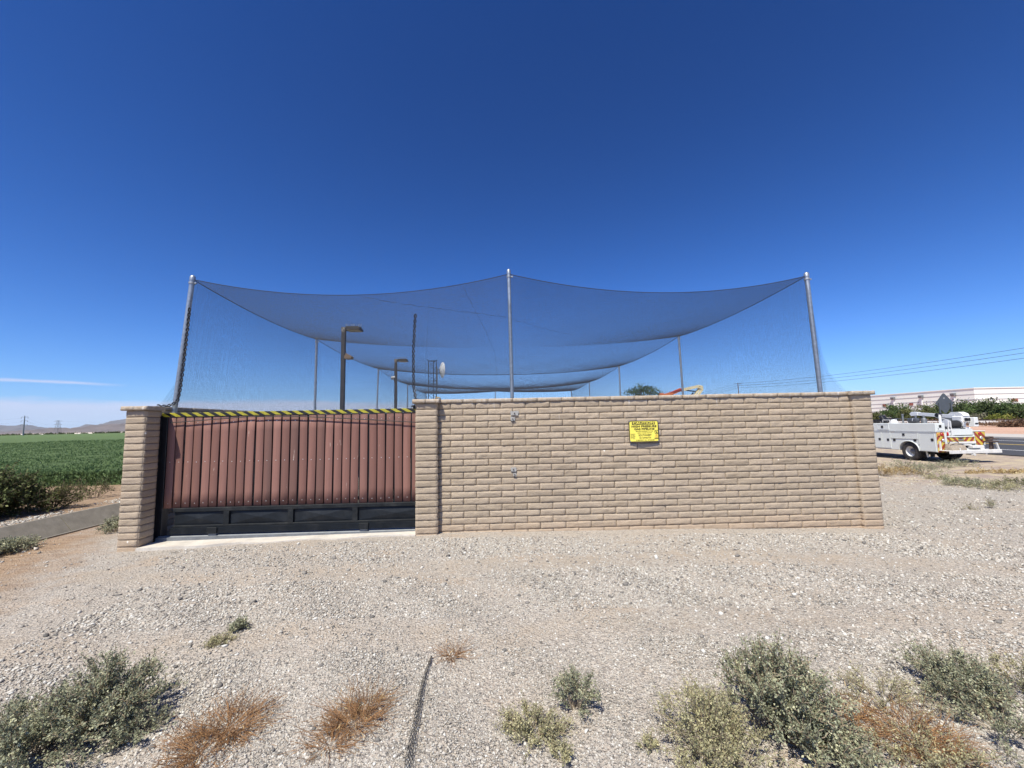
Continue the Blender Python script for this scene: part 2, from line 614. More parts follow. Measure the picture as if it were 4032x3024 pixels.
M['lining'] = mottled('brushed_ditch_concrete', (0.215, 0.192, 0.155), 0.92, 0.22, 7, 0, 0.5, (0.28, 0.25, 0.21))
M['asphalt'] = mottled('asphalt', (0.045, 0.044, 0.046), 0.85, 0.25, 3, 0, 0.3)
M['whitepaint'] = mottled('white_road_paint', (0.72, 0.70, 0.67), 0.7, 0.12, 4)
M['yellowpaint'] = mottled('yellow_road_paint', (0.62, 0.42, 0.08), 0.7, 0.12, 4)
M['sidewalk'] = mottled('pavement_concrete', (0.42, 0.385, 0.34), 0.9, 0.12, 1.5)
M['ballast'] = mottled('rail_ballast', (0.46, 0.42, 0.39), 0.95, 0.45, 9, 0, 1.0)
M['rust'] = mottled('rusty_rail', (0.075, 0.050, 0.040), 0.7, 0.2, 10)
M['bronze'] = mottled('dark_bronze_paint', (0.040, 0.035, 0.030), 0.5, 0.25, 12)
M['bronzetop'] = mottled('dark_bronze_paint_with_droppings', (0.09, 0.08, 0.07), 0.6, 0.3, 25, 0, 0, (0.6, 0.57, 0.52))
M['lens'] = mottled('lamp_lens', (0.30, 0.27, 0.20), 0.3, 0.1, 20)
M['white'] = mottled('white_enamel', (0.68, 0.68, 0.67), 0.35, 0.04, 3)
M['truckwhite'] = mottled('truck_white_paint', (0.635, 0.66, 0.635), 0.28, 0.04, 2.5, 0, 0, None)
M['deckwhite'] = mottled('worn_white_deck', (0.62, 0.61, 0.58), 0.6, 0.14, 6, 0, 0, (0.42, 0.39, 0.35))
M['trim'] = mottled('bare_aluminium_trim', (0.62, 0.63, 0.64), 0.35, 0.1, 8, 0.5)
M['blackplastic'] = mottled('black_plastic', (0.016, 0.016, 0.018), 0.4, 0.3, 10)
M['rubber'] = mottled('tyre_rubber', (0.030, 0.028, 0.027), 0.85, 0.3, 12, 0, 0.3, (0.12, 0.10, 0.085))
M['greysteel'] = mottled('grey_steel', (0.17, 0.18, 0.19), 0.55, 0.25, 9, 0.3)
M['glass'] = mottled('dark_window_glass', (0.02, 0.025, 0.03), 0.06, 0.1, 3)
M['red'] = mottled('red_lens', (0.40, 0.02, 0.02), 0.3, 0.1, 8)
M['amber'] = mottled('amber_lens', (0.55, 0.22, 0.08), 0.3, 0.1, 8)
M['canvas'] = mottled('dusty_canvas', (0.36, 0.30, 0.23), 0.9, 0.3, 14, 0, 0.6, (0.20, 0.16, 0.12))
M['signback'] = mottled('sign_back_aluminium', (0.085, 0.095, 0.105), 0.5, 0.12, 5, 0.2)
M['warehouse'] = mottled('warehouse_paint', (0.74, 0.75, 0.68), 0.85, 0.05, 0.15)
M['whline'] = mottled('grey_reveal', (0.33, 0.33, 0.34), 0.85, 0.05, 1)
M['louver'] = mottled('red_brown_louver', (0.26, 0.085, 0.065), 0.7, 0.15, 1)
M['signyellow'] = mottled('sign_yellow', (0.80, 0.69, 0.10), 0.45, 0.06, 9)
M['signblack'] = mottled('sign_black_print', (0.02, 0.014, 0.01), 0.5, 0.2, 20)
M['signorange'] = mottled('sign_orange_print', (0.62, 0.26, 0.06), 0.5, 0.1, 20)
M['brass'] = mottled('weathered_brass', (0.42, 0.32, 0.17), 0.45, 0.3, 30, 0.6)
M['boomcream'] = mottled('cream_machine_paint', (0.72, 0.63, 0.38), 0.45, 0.1, 3)
M['boomorange'] = mottled('orange_machine_paint', (0.62, 0.16, 0.035), 0.45, 0.15, 3)
M['hill'] = mottled('desert_rock', (0.125, 0.100, 0.088), 0.95, 0.3, 0.004, 0, 0)
M['hillfar'] = mottled('distant_rock', (0.10, 0.092, 0.09), 0.95, 0.2, 0.002, 0, 0)
M['wood'] = mottled('weathered_wood_pole', (0.13, 0.10, 0.085), 0.9, 0.25, 4)
M['bark'] = mottled('bark', (0.12, 0.085, 0.06), 0.95, 0.3, 8)
M['stem'] = mottled('woody_stem', (0.28, 0.22, 0.15), 0.9, 0.3, 20)
M['drystem'] = mottled('dry_brown_stem', (0.27, 0.145, 0.065), 0.9, 0.4, 25)
M['straw'] = mat_leaf('straw', (0.34, 0.22, 0.09), (0.50, 0.38, 0.18), (0.60, 0.50, 0.28), 0.2)
M['dry'] = mat_leaf('dry_brown_weed', (0.20, 0.10, 0.038), (0.40, 0.225, 0.095), (0.58, 0.42, 0.21), 0.2)
M['salt'] = mat_leaf('saltbush_leaf', (0.155, 0.168, 0.108), (0.37, 0.378, 0.245), (0.62, 0.595, 0.38), 0.25)
M['saltpale'] = mat_leaf('pale_saltbush_leaf', (0.25, 0.24, 0.13), (0.46, 0.43, 0.25), (0.65, 0.58, 0.33), 0.25)
M['darkgreen'] = mat_leaf('dark_green_leaf', (0.034, 0.050, 0.018), (0.085, 0.115, 0.042), (0.17, 0.20, 0.08), 0.25)
M['mesquite'] = mat_leaf('mesquite_leaf', (0.045, 0.075, 0.024), (0.105, 0.155, 0.052), (0.19, 0.235, 0.085), 0.3)
M['olive'] = mat_leaf('olive_leaf', (0.075, 0.085, 0.028), (0.14, 0.15, 0.055), (0.22, 0.21, 0.09), 0.25)
M['greybush'] = mat_leaf('grey_brush', (0.14, 0.13, 0.09), (0.24, 0.225, 0.15), (0.33, 0.30, 0.20), 0.2)
M['yellowbush'] = mat_leaf('yellow_green_brush', (0.13, 0.14, 0.02), (0.24, 0.25, 0.05), (0.34, 0.32, 0.09), 0.25)
M['redbrush'] = mat_leaf('rust_brush', (0.11, 0.065, 0.040), (0.18, 0.11, 0.065), (0.26, 0.18, 0.11), 0.15)
M['shrub'] = mat_leaf('mixed_shrub_leaf', (0.048, 0.062, 0.022), (0.11, 0.135, 0.048), (0.24, 0.25, 0.10), 0.25)
M['crop'] = mat_leaf('crop_leaf', (0.058, 0.098, 0.036), (0.125, 0.19, 0.07), (0.19, 0.26, 0.105), 0.3)


def mat_cropsheet():
    m = NT('crop_canopy')
    n1 = m.noise(5, 6, 0.7)
    n2 = m.noise(0.35, 4, 0.6)
    c = m.ramp(m.math('ADD', m.math('MULTIPLY', n1, 0.6), m.math('MULTIPLY', n2, 0.4)), [(0.3, (0.065, 0.10, 0.042)), (0.5, (0.11, 0.16, 0.066)), (0.72, (0.16, 0.215, 0.094))])
    return m.out(c, 0.9, 0, m.bump(n1, 1.0, 0.25), 0.1)


def mat_stone():
    m = NT('loose_stone')
    t = m.attr()
    c = m.ramp(t, [(0.0, (0.07, 0.068, 0.066)), (0.12, (0.17, 0.155, 0.14)), (0.28, (0.32, 0.295, 0.26)), (0.5, (0.43, 0.40, 0.35)),
                   (0.72, (0.50, 0.465, 0.41)), (0.84, (0.43, 0.365, 0.295)), (0.92, (0.57, 0.545, 0.495)), (1.0, (0.66, 0.64, 0.59))])
    c = m.mix(1.0, c, (0.99, 1.0, 1.0), 'MULTIPLY')
    n = m.noise(160, 3, 0.6)
    c = m.mix(m.math('MULTIPLY', n, 0.3), c, (0.42, 0.38, 0.33))
    return m.out(c, 0.9, 0, m.bump(n, 0.4, 0.002), 0.2)


M['cropsheet'] = mat_cropsheet()
M['stone'] = mat_stone()
M['chevL'] = mat_chevron(-1.15)
M['chevR'] = mat_chevron(1.15)

# ------------------------------------------------------------------ ground, roads, hills
GX = np.array([-12000, -60, -12, -10.5, -9.6, -9.5, -8.95, -8.35, -7.8, -7.7, -7.0, -6.2, -5.3, -3.5, -1.0, 3.0, 6.0, 8, 10.0, 16.0, 24, 60, 71, 74, 79, 83, 12000.])
GZ = np.array([-0.06, -0.06, -0.04, -0.03, -0.01, -0.02, -0.68, -0.68, -0.06, -0.02, -0.02, -0.02, 0.0, 0.045, 0.065, 0.02, -0.06, -0.10, -0.15, -0.25, -0.27, -0.20, -0.15, 0.5, 0.5, -0.1, -0.1])


def ground_z(x, y):
    x = np.asarray(x, dtype=float); y = np.asarray(y, dtype=float)
    z = np.interp(x, GX, GZ)
    near = np.clip(1.4 - np.hypot(x, y - 4) / 14.0, 0, 1) * np.clip((x + 7.3) * 2, 0, 1)
    z = z + near * 0.018 * (np.sin(x * 2.1 + y * 1.3) + np.sin(x * 0.9 - y * 2.7 + 1.0) + 0.6 * np.sin(x * 5.3 + y * 4.1)) * np.clip((6.0 - y) * 0.7, 0.15, 1)
    return z


def gz(x, y):
    return float(ground_z(x, y))


xs = np.unique(np.concatenate([np.arange(-7.0, 12.01, 0.2), np.arange(12, 26, 1.0), GX[1:-1], np.linspace(90, 400, 8), np.linspace(-400, -70, 8), [-12000, -4000, -1500, 1500, 4000, 12000]]))
ys = np.unique(np.concatenate([np.arange(-3, 12.01, 0.2), np.arange(13, 40, 2.0), np.linspace(45, 400, 14), [-3000, -400, -60, -20, -8, 800, 2000, 5000, 14000]]))
XX, YY = np.meshgrid(xs, ys, indexing='ij')
ZZ = ground_z(XX, YY)
nx, ny = len(xs), len(ys)
I = np.arange(nx * ny).reshape(nx, ny)
Q = np.stack([I[:-1, :-1], I[1:, :-1], I[1:, 1:], I[:-1, 1:]], -1).reshape(-1, 4)
go = np_obj('ground', np.stack([XX, YY, ZZ], -1).reshape(-1, 3), Q, M['ground'], smooth=True)
tag(go, kind='structure')

# irrigation ditch: thin concrete lining on the sloping banks, with a lip along each edge
mb = MB()
prof = [(-9.55, 0.004), (-9.49, 0.004), (-8.93, -0.655), (-8.37, -0.655), (-7.81, -0.010), (-7.75, -0.004)]
seg = np.concatenate([np.arange(-6, 60, 3.05), np.linspace(60, 300, 12)])
for a, b in zip(seg[:-1], seg[1:]):
    for (x0, z0), (x1, z1) in zip(prof[:-1], prof[1:]):
        g = 0.012
        vs = [(x0, a + g, z0), (x1, a + g, z1), (x1, b - g, z1), (x0, b - g, z0), (x0, a + g, z0 - .03), (x1, a + g, z1 - .03), (x1, b - g, z1 - .03), (x0, b - g, z0 - .03)]
        mb.add(vs, [(0, 1, 2, 3), (0, 4, 5, 1), (2, 6, 7, 3), (1, 5, 6, 2), (3, 7, 4, 0)])
tag(mb.build('ditch_lining', M['lining']), kind='structure')

# road with edge lines, pavement, railway bank
mb = MB(); mb.box(24.0, 38.9, -60, 600, -0.6, -0.22)
tag(mb.build('road', M['asphalt']), kind='structure')
mb = MB()
for x in (27.2, 35.9):
    mb.box(x - .07, x + .07, -60, 600, -0.219, -0.216)
tag(mb.build('road_edge_line', M['whitepaint']), kind='structure')
mb = MB()
for x in (31.75, 32.05):
    mb.box(x - .06, x + .06, -60, 600, -0.219, -0.216)
tag(mb.build('road_centre_line', M['yellowpaint']), kind='structure')
mb = MB(); mb.box(38.9, 39.2, -60, 600, -0.6, -0.08, ch=.02); mb.box(39.2, 44.2, -60, 600, -0.6, -0.085)
tag(mb.build('pavement', M['sidewalk']), kind='structure')
mb = MB()
mb.prism([(70.6, -.3), (73.6, .58), (79.6, .58), (83, -.3)], -60, 700, 'Y')
tag(mb.build('railway_ballast', M['ballast']), kind='structure')
for k, x in enumerate((75.4, 76.9)):
    mb = MB()
    mb.prism([(x - .07, .58), (x + .07, .58), (x + .07, .62), (x + .02, .63), (x + .02, .70), (x + .04, .71), (x + .04, .75), (x - .04, .75), (x - .04, .71), (x - .02, .70), (x - .02, .63), (x - .07, .62)], -60, 700, 'Y')
    tag(mb.build('railway_rail', M['rust']), ['near dark rail of the railway track beyond the road', 'far dark rail of the railway track beyond the road'][k], 'rail', 'rails of the railway track')

# mountains on the left horizon: ridged height fields
def ridge(name, pts, dist, depth, mat, seed):
    """pts: (x in the photograph, height in its pixels above the horizon)"""
    rg = np.random.default_rng(seed)
    px = np.array([p[0] for p in pts], float); ph = np.array([p[1] for p in pts], float)
    n, mrow = 160, 14
    V = []
    xx = np.linspace(px[0], px[-1], n)
    hh = np.interp(xx, px, ph)
    for j in range(mrow):
        t = j / (mrow - 1)
        prof = math.sin(math.pi * min(t * 0.55 + 0.0, 1.0)) if t < 0.91 else max(0.0, (1 - t) / 0.09)
        prof = (t / 0.5) ** 0.8 if t < 0.5 else max(0.0, 1 - (t - 0.5) / 0.5)
        wob = np.interp(xx, np.linspace(px[0], px[-1], 46), rg.normal(0, 1, 46)) * (0.22 if 0 < t < 1 and abs(t - .5) > .02 else 0.06)
        wob += np.interp(xx, np.linspace(px[0], px[-1], 110), rg.normal(0, 1, 110)) * 0.06
        y = dist + (t - 0.5) * depth
        for i in range(n):
            d = ray(xx[i], 1668)
            x = d.x / d.y * dist
            h = max(0.0, hh[i] * (1 + wob[i]) * prof) / FPX * dist
            V.append((x, y, h - 6))
    V = np.array(V)
    I = np.arange(n * mrow).reshape(mrow, n)
    Q = np.stack([I[:-1, :-1], I[:-1, 1:], I[1:, 1:], I[1:, :-1]], -1).reshape(-1, 4)
    return tag(np_obj(name, V, Q, mat, smooth=True), kind='structure')


ridge('hills', [(-160, 6), (-60, 14), (30, 8), (60, 2), (130, 12), (170, 17), (205, 19), (240, 23), (262, 18), (285, 14), (330, 17), (370, 22), (400, 27), (470, 26), (520, 30), (560, 30), (600, 24), (680, 20), (800, 12), (900, 2)], 6000, 1400, M['hill'], 3)
ridge('mountains', [(-260, 12), (-120, 24), (0, 27), (30, 30), (75, 36), (110, 31), (160, 20), (200, 8), (300, 2), (340, 8), (380, 24), (420, 33), (450, 32), (485, 42), (540, 46), (600, 44), (700, 34), (820, 20), (1000, 10)], 11000, 2500, M['hillfar'], 5)

# ------------------------------------------------------------------ block walls
CH = 0.1016                       # course height
def blocks(V, F, T, x0, x1, z0, z1, org, ux, un, rough=0.018, nxs=12, nzs=5, tone=None):
    """one rock-faced block; ux runs along the wall, un out of it"""
    base = len(V)
    rg = RNG
    amp = rough
    eu, ew = 0.005 / (x1 - x0), 0.005 / (z1 - z0)
    us = np.concatenate([[0], np.linspace(eu, 1 - eu, nxs - 2), [1]]); ws = np.concatenate([[0], np.linspace(ew, 1 - ew, nzs - 2), [1]])
    prof = np.minimum(1, np.minimum(us, 1 - us)[:, None] / eu) * np.minimum(1, np.minimum(ws, 1 - ws)[None, :] / ew)
    inn = np.minimum(1, np.minimum(us, 1 - us)[:, None] * (x1 - x0) / 0.009) * np.minimum(1, np.minimum(ws, 1 - ws)[None, :] * (z1 - z0) / 0.009)
    tilt = rg.normal(0, .0035) * (2 * us - 1)[:, None] + rg.normal(0, .002) * (2 * ws - 1)[None, :]
    # broken rock face: coarse chips with finer roughness
    cg = rg.random((max(3, nxs // 3 + 1), 4))
    ci = np.stack([np.interp(us, np.linspace(0, 1, cg.shape[0]), cg[:, k]) for k in range(4)], 1)
    cc = np.stack([np.interp(ws, [0, .33, .67, 1], ci[i]) for i in range(nxs)])
    h = prof * (0.0065 + inn * amp * (.75 * cc + .60 * rg.random((nxs, nzs)) - .3) + tilt * inn) + (1 - prof) * 0.001 * rg.random((nxs, nzs))
    jx = 0.0013 * rg.normal(size=(nxs, nzs)); jz = 0.0011 * rg.normal(size=(nxs, nzs))
    for i in range(nxs):
        for j in range(nzs):
            a = x0 + (x1 - x0) * us[i] + jx[i, j]
            c = z0 + (z1 - z0) * ws[j] + jz[i, j]
            V.append((org[0] + ux[0] * a + un[0] * h[i, j], org[1] + ux[1] * a + un[1] * h[i, j], c))
    for i in range(nxs - 1):
        for j in range(nzs - 1):
            q = (base + i * nzs + j, base + (i + 1) * nzs + j, base + (i + 1) * nzs + j + 1, base + i * nzs + j + 1)
            F.append(q)
    # sides running back into the joint
    rim = [base + i * nzs for i in range(nxs)] + [base + (nxs - 1) * nzs + j for j in range(1, nzs)] + [base + i * nzs + nzs - 1 for i in range(nxs - 2, -1, -1)] + [base + j for j in range(nzs - 2, 0, -1)]
    b2 = len(V)
    for r in rim:
        p = V[r]
        V.append((p[0] - un[0] * 0.02, p[1] - un[1] * 0.02, p[2]))
    m = len(rim)
    for k in range(m):
        k2 = (k + 1) % m
        F.append((rim[k2], rim[k], b2 + k, b2 + k2))
    t = (rg.random() * 0.75 + 0.1) if tone is None else tone
    T += [t] * (len(V) - base)


def course_tone(z):
    return min(1.0, max(0.0, RNG.random() * 0.7 + 0.1 + (0.2 if z < 0.3 else 0)))


def block_face(V, F, T, length, ztop, zbot, org, ux, un, run, start=0.0, half=True, rough=0.0165, hires=True):
    """courses from ztop down; run is the block length"""
    k = 0
    z = ztop
    while z > zbot - 0.02:
        z0 = max(z - CH + 0.0022, zbot - 0.06)
        off = (run / 2 if (half and k % 2) else 0.0) + start
        a = -off
        while a < length - 0.01:
            p, q = max(a, 0.0), min(a + run, length)
            if q - p > 0.03:
                n = (max(6, int((q - p) / 0.024)), 7) if hires else (max(4, int((q - p) / 0.10)), 4)
                blocks(V, F, T, p + (0.0035 if p > 0 else 0), q - (0.0035 if q < length else 0), z0, z - 0.0022, org, ux, un, rough, n[0], n[1], course_tone(z0))
            a += run
        z -= CH
        k += 1


def mesh_from(name, V, F, T, mat, parent):
    F4 = np.array([f for f in F], dtype=np.int64)
    return np_obj(name, np.array(V), F4, mat, parent, col=T)


def cap_row(V, F, T, x0, x1, y0, y1, z0, z1, run, along='x', j=0.004):
    L0, L1 = (x0, x1) if along == 'x' else (y0, y1)
    n = max(1, round((L1 - L0) / run))
    st = (L1 - L0) / n
    for i in range(n):
        a, b = L0 + i * st + (j if i else 0), L0 + (i + 1) * st
        t = random.random() * .6 + .25
        # lumpy slab, its edge rock-faced
        bx = (a, b, y0, y1) if along == 'x' else (x0, x1, a, b)
        nn = 9
        base = len(V)
        us = np.linspace(0, 1, nn)
        ring = []
        for u in us[:-1]: ring.append((bx[0] + (bx[1] - bx[0]) * u, bx[2], 0, -1))
        for u in us[:-1]: ring.append((bx[1], bx[2] + (bx[3] - bx[2]) * u, 1, 0))
        for u in us[:-1]: ring.append((bx[1] - (bx[1] - bx[0]) * u, bx[3], 0, 1))
        for u in us[:-1]: ring.append((bx[0], bx[3] - (bx[3] - bx[2]) * u, -1, 0))
        m = len(ring)
        lv = [z0, z0 + .012, (z0 + z1) / 2, z1 - .010, z1]
        for k, z in enumerate(lv):
            for (x, y, nxx, nyy) in ring:
                d = (-.004 if k in (0, 4) else 0.004 + RNG.random() * 0.012)
                if along == 'x' and nxx: d = 0
                if along == 'y' and nyy: d = 0
                V.append((x + nxx * d, y + nyy * d, z + (RNG.random() - .5) * .004))
        for k in range(4):
            for i2 in range(m):
                i3 = (i2 + 1) % m
                F.append((base + k * m + i2, base + k * m + i3, base + (k + 1) * m + i3, base + (k + 1) * m + i2))
        # top and bottom as quad strips
        for k, top in ((4, True), (0, False)):
            o0 = base + k * m
            q = nn - 1
            f0 = [o0 + i2 for i2 in range(q + 1)]
            b0 = [o0 + 3 * q - i2 for i2 in range(q + 1)]
            for i2 in range(q):
                qd = (f0[i2], f0[i2 + 1], b0[i2 + 1], b0[i2])
                F.append(qd if top else qd[::-1])
        T += [t] * (len(V) - base)


WY = 6.66                                       # face of the front wall
ZT = 2.115                                      # underside of the caps
fw = empty('block_wall', (0, WY, 0), 0, 'long tan split-face block wall across the front, with the yellow caution sign on it', 'wall')
V, F, T = [], [], []
block_face(V, F, T, 6.90, ZT, -0.08, (-1.005, WY, 0), (1, 0), (0, -1), 0.4064, start=0.2)
o = mesh_from('wall_blocks', V, F, T, M['block'], fw); o.matrix_parent_inverse = Matrix.Translation((0, -WY, 0))
mb = MB(); mb.box(-1.0, 5.95, WY + .006, WY + .19, -0.4, ZT - .003)
o = mb.build('mortar_core', M['mortar'], fw); o.matrix_parent_inverse = Matrix.Translation((0, -WY, 0))
V, F, T = [], [], []
cap_row(V, F, T, -0.99, 5.86, WY - .022, WY + .20, ZT, ZT + .062, 0.4064)
o = mesh_from('wall_cap', V, F, T, M['block'], fw); o.matrix_parent_inverse = Matrix.Translation((0, -WY, 0))
# grey mortar patches over the pole's anchor bolts
M['patch'] = mottled('grey_mortar_patch', (0.345, 0.335, 0.315), 0.9, 0.25, 30, 0, 0.8)
for (px, py, w, h) in ((2026, 1627, .13, .074), (2019, 1649, .07, .06), (2022, 1848, .085, .068), (2027, 1869, .05, .055)):
    p = at_y(px, py, WY - .03)
    mb = MB()
    jr = lambda: random.uniform(-.007, .007)
    pts = []
    for (a, b) in ((-1, -1), (-.3, -1), (.4, -1), (1, -1), (1, -.2), (1, .4), (1, 1), (.3, 1), (-.4, 1), (-1, 1), (-1, .3), (-1, -.4)):
        pts.append((p.x + a * w / 2 + jr(), p.z + b * h / 2 + jr()))
    mb.prism(pts, WY - .029, WY + .004, 'Y')
    pa = mb.build('mortar_patch', M['patch'], fw); pa.matrix_parent_inverse = Matrix.Translation((0, -WY, 0))
    mb = MB()
    mb.lathe([(.010, -.012), (.010, 0.004)], 6, (p.x, WY - .030, p.z), 'Y'); mb.lathe([(.005, -.02), (.005, -.01)], 6, (p.x, WY - .030, p.z), 'Y')
    mb.tube([(p.x, WY - .031, p.z - .006), (p.x + .003, WY - .031, p.z - .022)], [.004, .001], 5)
    mb.build('anchor_bolt', M['rust'], pa)


def pillar(name, x0, x1, y0, y1, ztop, zbot, label, group='block pillars of the front wall', capx=(.05, .05), capy=(.045, .03)):
    e = empty(name, ((x0 + x1) / 2, (y0 + y1) / 2, zbot), 0, label, 'pillar', group)
    inv = Matrix.Translation((-(x0 + x1) / 2, -(y0 + y1) / 2, -zbot))
    V, F, T = [], [], []
    block_face(V, F, T, x1 - x0, ztop, zbot, (x0, y0, 0), (1, 0), (0, -1), 5.0, half=False, rough=.014)
    block_face(V, F, T, x1 - x0, ztop, zbot, (x1, y1, 0), (-1, 0), (0, 1), 5.0, half=False, rough=.014)
    block_face(V, F, T, y1 - y0, ztop, zbot, (x0, y1, 0), (0, -1), (-1, 0), 5.0, half=False, rough=.014)
    block_face(V, F, T, y1 - y0, ztop, zbot, (x1, y0, 0), (0, 1), (1, 0), 5.0, half=False, rough=.014)
    o = mesh_from('pillar_blocks', V, F, T, M['block'], e); o.matrix_parent_inverse = inv
    mb = MB(); mb.box(x0 + .006, x1 - .006, y0 + .006, y1 - .006, zbot - .4, ztop - .003)
    o = mb.build('mortar_core', M['mortar'], e); o.matrix_parent_inverse = inv
    V, F, T = [], [], []
    cap_row(V, F, T, x0 - capx[0], x1 + capx[1], y0 - capy[0], y1 + capy[1], ztop + .001, ztop + .066, 0.21)
    o = mesh_from('pillar_cap', V, F, T, M['block'], e); o.matrix_parent_inverse = inv
    return e


pillar('block_pillar', -5.725, -5.437, 6.43, 6.70, ZT - .03, -.02, 'free standing block pillar at the left end of the gate')
pillar('block_pillar', -1.335, -1.006, 6.545, 6.855, ZT, -.0, 'block pillar between the brown gate and the long wall')
pillar('block_pillar', 5.885, 6.195, 6.60, 6.90, ZT + .002, -.10, 'block pillar at the right end of the long wall, nearest the truck', capx=(.04, .05))
# the other three sides of the compound
def side_wall(label, x, y0, y1, nrm):
    e = empty('block_wall', (x, (y0 + y1) / 2, 0), 0, label, 'wall')
    inv = Matrix.Translation((-x, -(y0 + y1) / 2, 0))
    V, F, T = [], [], []
    block_face(V, F, T, y1 - y0, ZT - .01, -.1, (x + .095, y0, 0), (0, 1), (1, 0), 0.4064, hires=False)
    block_face(V, F, T, y1 - y0, ZT - .01, -.1, (x - .095, y1, 0), (0, -1), (-1, 0), 0.4064, hires=False)
    o = mesh_from('wall_blocks', V, F, T, M['block'], e); o.matrix_parent_inverse = inv
    mb = MB(); mb.box(x - .088, x + .088, y0, y1, -.5, ZT - .014)
    o = mb.build('mortar_core', M['mortar'], e); o.matrix_parent_inverse = inv
    V, F, T = [], [], []
    cap_row(V, F, T, x - .12, x + .12, y0, y1, ZT - .009, ZT + .052, 0.4064, 'y')
    o = mesh_from('wall_cap', V, F, T, M['block'], e); o.matrix_parent_inverse = inv


side_wall('block wall down the left side of the compound, its top just showing behind the gate', -5.70, 6.76, 33.4, 1)
side_wall('block wall down the right side of the compound, behind the right pillar', 6.04, 6.96, 33.4, -1)
e = empty('block_wall', (0, 33.5, 0), 0, 'low tan block wall at the far back of the compound', 'wall')
inv = Matrix.Translation((0, -33.5, 0))
V, F, T = [], [], []
block_face(V, F, T, 12.3, ZT - .01, -.1, (-6.05, 33.42, 0), (1, 0), (0, -1), 0.4064, hires=False)
o = mesh_from('wall_blocks', V, F, T, M['block'], e); o.matrix_parent_inverse = inv
mb = MB(); mb.box(-6.04, 6.2, 33.43, 33.6, -.5, ZT - .014)
o = mb.build('mortar_core', M['mortar'], e); o.matrix_parent_inverse = inv
V, F, T = [], [], []
cap_row(V, F, T, -6.06, 6.22, 33.38, 33.63, ZT - .009, ZT + .052, 0.4064)
o = mesh_from('wall_cap', V, F, T, M['block'], e); o.matrix_parent_inverse = inv

# concrete strip in the gateway
mb = MB()
nseg = 14
pts_t, pts_b = [], []
for i in range(nseg + 1):
    x = -5.435 + (4.10) * i / nseg
    yf = 6.40 + .18 * (i / nseg) + .05 * math.sin(i * 1.7) * (i > 2) + .03 * math.sin(i * 3.1)
    pts_t.append((x, yf))
for i in range(nseg):
    (xa, ya), (xb, yb) = pts_t[i], pts_t[i + 1]
    za, zb = .040 + .045 * i / nseg, .040 + .045 * (i + 1) / nseg
    mb.add([(xa, ya, za), (xb, yb, zb), (xb, 7.0, zb), (xa, 7.0, za), (xa, ya - .02, -.3), (xb, yb - .02, -.3)], [(0, 1, 2, 3), (4, 5, 1, 0)])
mb.add([(-5.435, 6.40, .04), (-5.435, 7.0, .04), (-5.435, 7.0, -.3), (-5.435, 6.38, -.3)], [(0, 1, 2, 3)])
tag(mb.build('concrete_threshold', M['concrete']), kind='structure')

# ------------------------------------------------------------------ sliding gate
GYF = 6.80
gate = empty('sliding_gate', (-3.3, 6.86, 0.02), 0, 'brown board sliding gate with black base panels and a striped warning bar along its top', 'gate')
GI = Matrix.Translation((3.3, -6.86, -0.02))


def gp(o, par=None):
    o.parent = par or gate
    if par is None: o.matrix_parent_inverse = GI
    return o


GL, GRt = -5.385, -1.02
V, F, T = [], [], []
pitch = 0.1405
k = 0
x = GL
SCREWS = []
while x < GRt:
    w = 0.118
    dy = random.uniform(-.004, .004); dx = random.uniform(-.004, .004); tilt = random.uniform(-.004, .004)
    t = min(1, max(.22, random.gauss(.55, .26)))
    b = len(V)
    z0, z1 = 0.535, 1.985
    nz = 6
    bow = random.uniform(-.007, .007)
    for j in range(nz + 1):
        u = j / nz
        z = z0 + (z1 - z0) * u
        sx = dx + tilt * (u - .5) * 2 + bow * math.sin(math.pi * u)
        for (ax, ay) in ((0, 0.003), (0.002, 0), (w - .002, 0), (w, 0.003), (w, .022), (0, .022)):
            V.append((x + ax + sx, GYF + ay + dy, z)); T.append(t)
    for j in range(nz):
        for q in range(6):
            q2 = (q + 1) % 6
            F.append((b + j * 6 + q, b + j * 6 + q2, b + (j + 1) * 6 + q2, b + (j + 1) * 6 + q))
    e0 = b + nz * 6
    F.append((e0, e0 + 1, e0 + 4, e0 + 5)); F.append((e0 + 1, e0 + 2, e0 + 3, e0 + 4))
    F.append((b, b + 5, b + 4, b + 1)); F.append((b + 1, b + 4, b + 3, b + 2))
    for zz in (0.61, 1.255, 1.895):
        cx = x + w * .5 + dx + random.uniform(-.008, .008)
        SCREWS.append((cx, GYF + dy, zz + random.uniform(-.006, .006)))
    x += pitch
gp(mesh_from('board_panel', V, F, T, M['board'], None))
mb = MB(); mb.lathe([(.005, -.004), (.0058, -.002), (.0058, .003)], 8, (0, 0, 0), 'Y')
s0 = gp(mb.build('screw', M['screw'], smooth=True), None)
for i, q in enumerate(SCREWS):
    sc_ = s0 if i == 0 else link(s0.copy())
    sc_.location = q
mb = MB()
for zz in (0.61, 1.255, 1.895):
    mb.box(GL, GRt, GYF + .030, GYF + .075, zz - .025, zz + .025)
mb.box(GL, GL + .05, GYF + .030, GYF + .08, .54, 1.98)
# uprights behind the boards close the slots between them
x = GL + pitch
while x < GRt:
    mb.box(x - .026, x + .006, GYF + .0235, GYF + .030, .54, 1.98)
    x += pitch
gp(mb.build('back_frame', M['blacksteel']))
mb = MB(); mb.box(GL - .10, GRt, GYF - .012, GYF + .085, 1.988, 2.052, ch=.004)
gp(mb.build('warning_bar', M['stripe']))
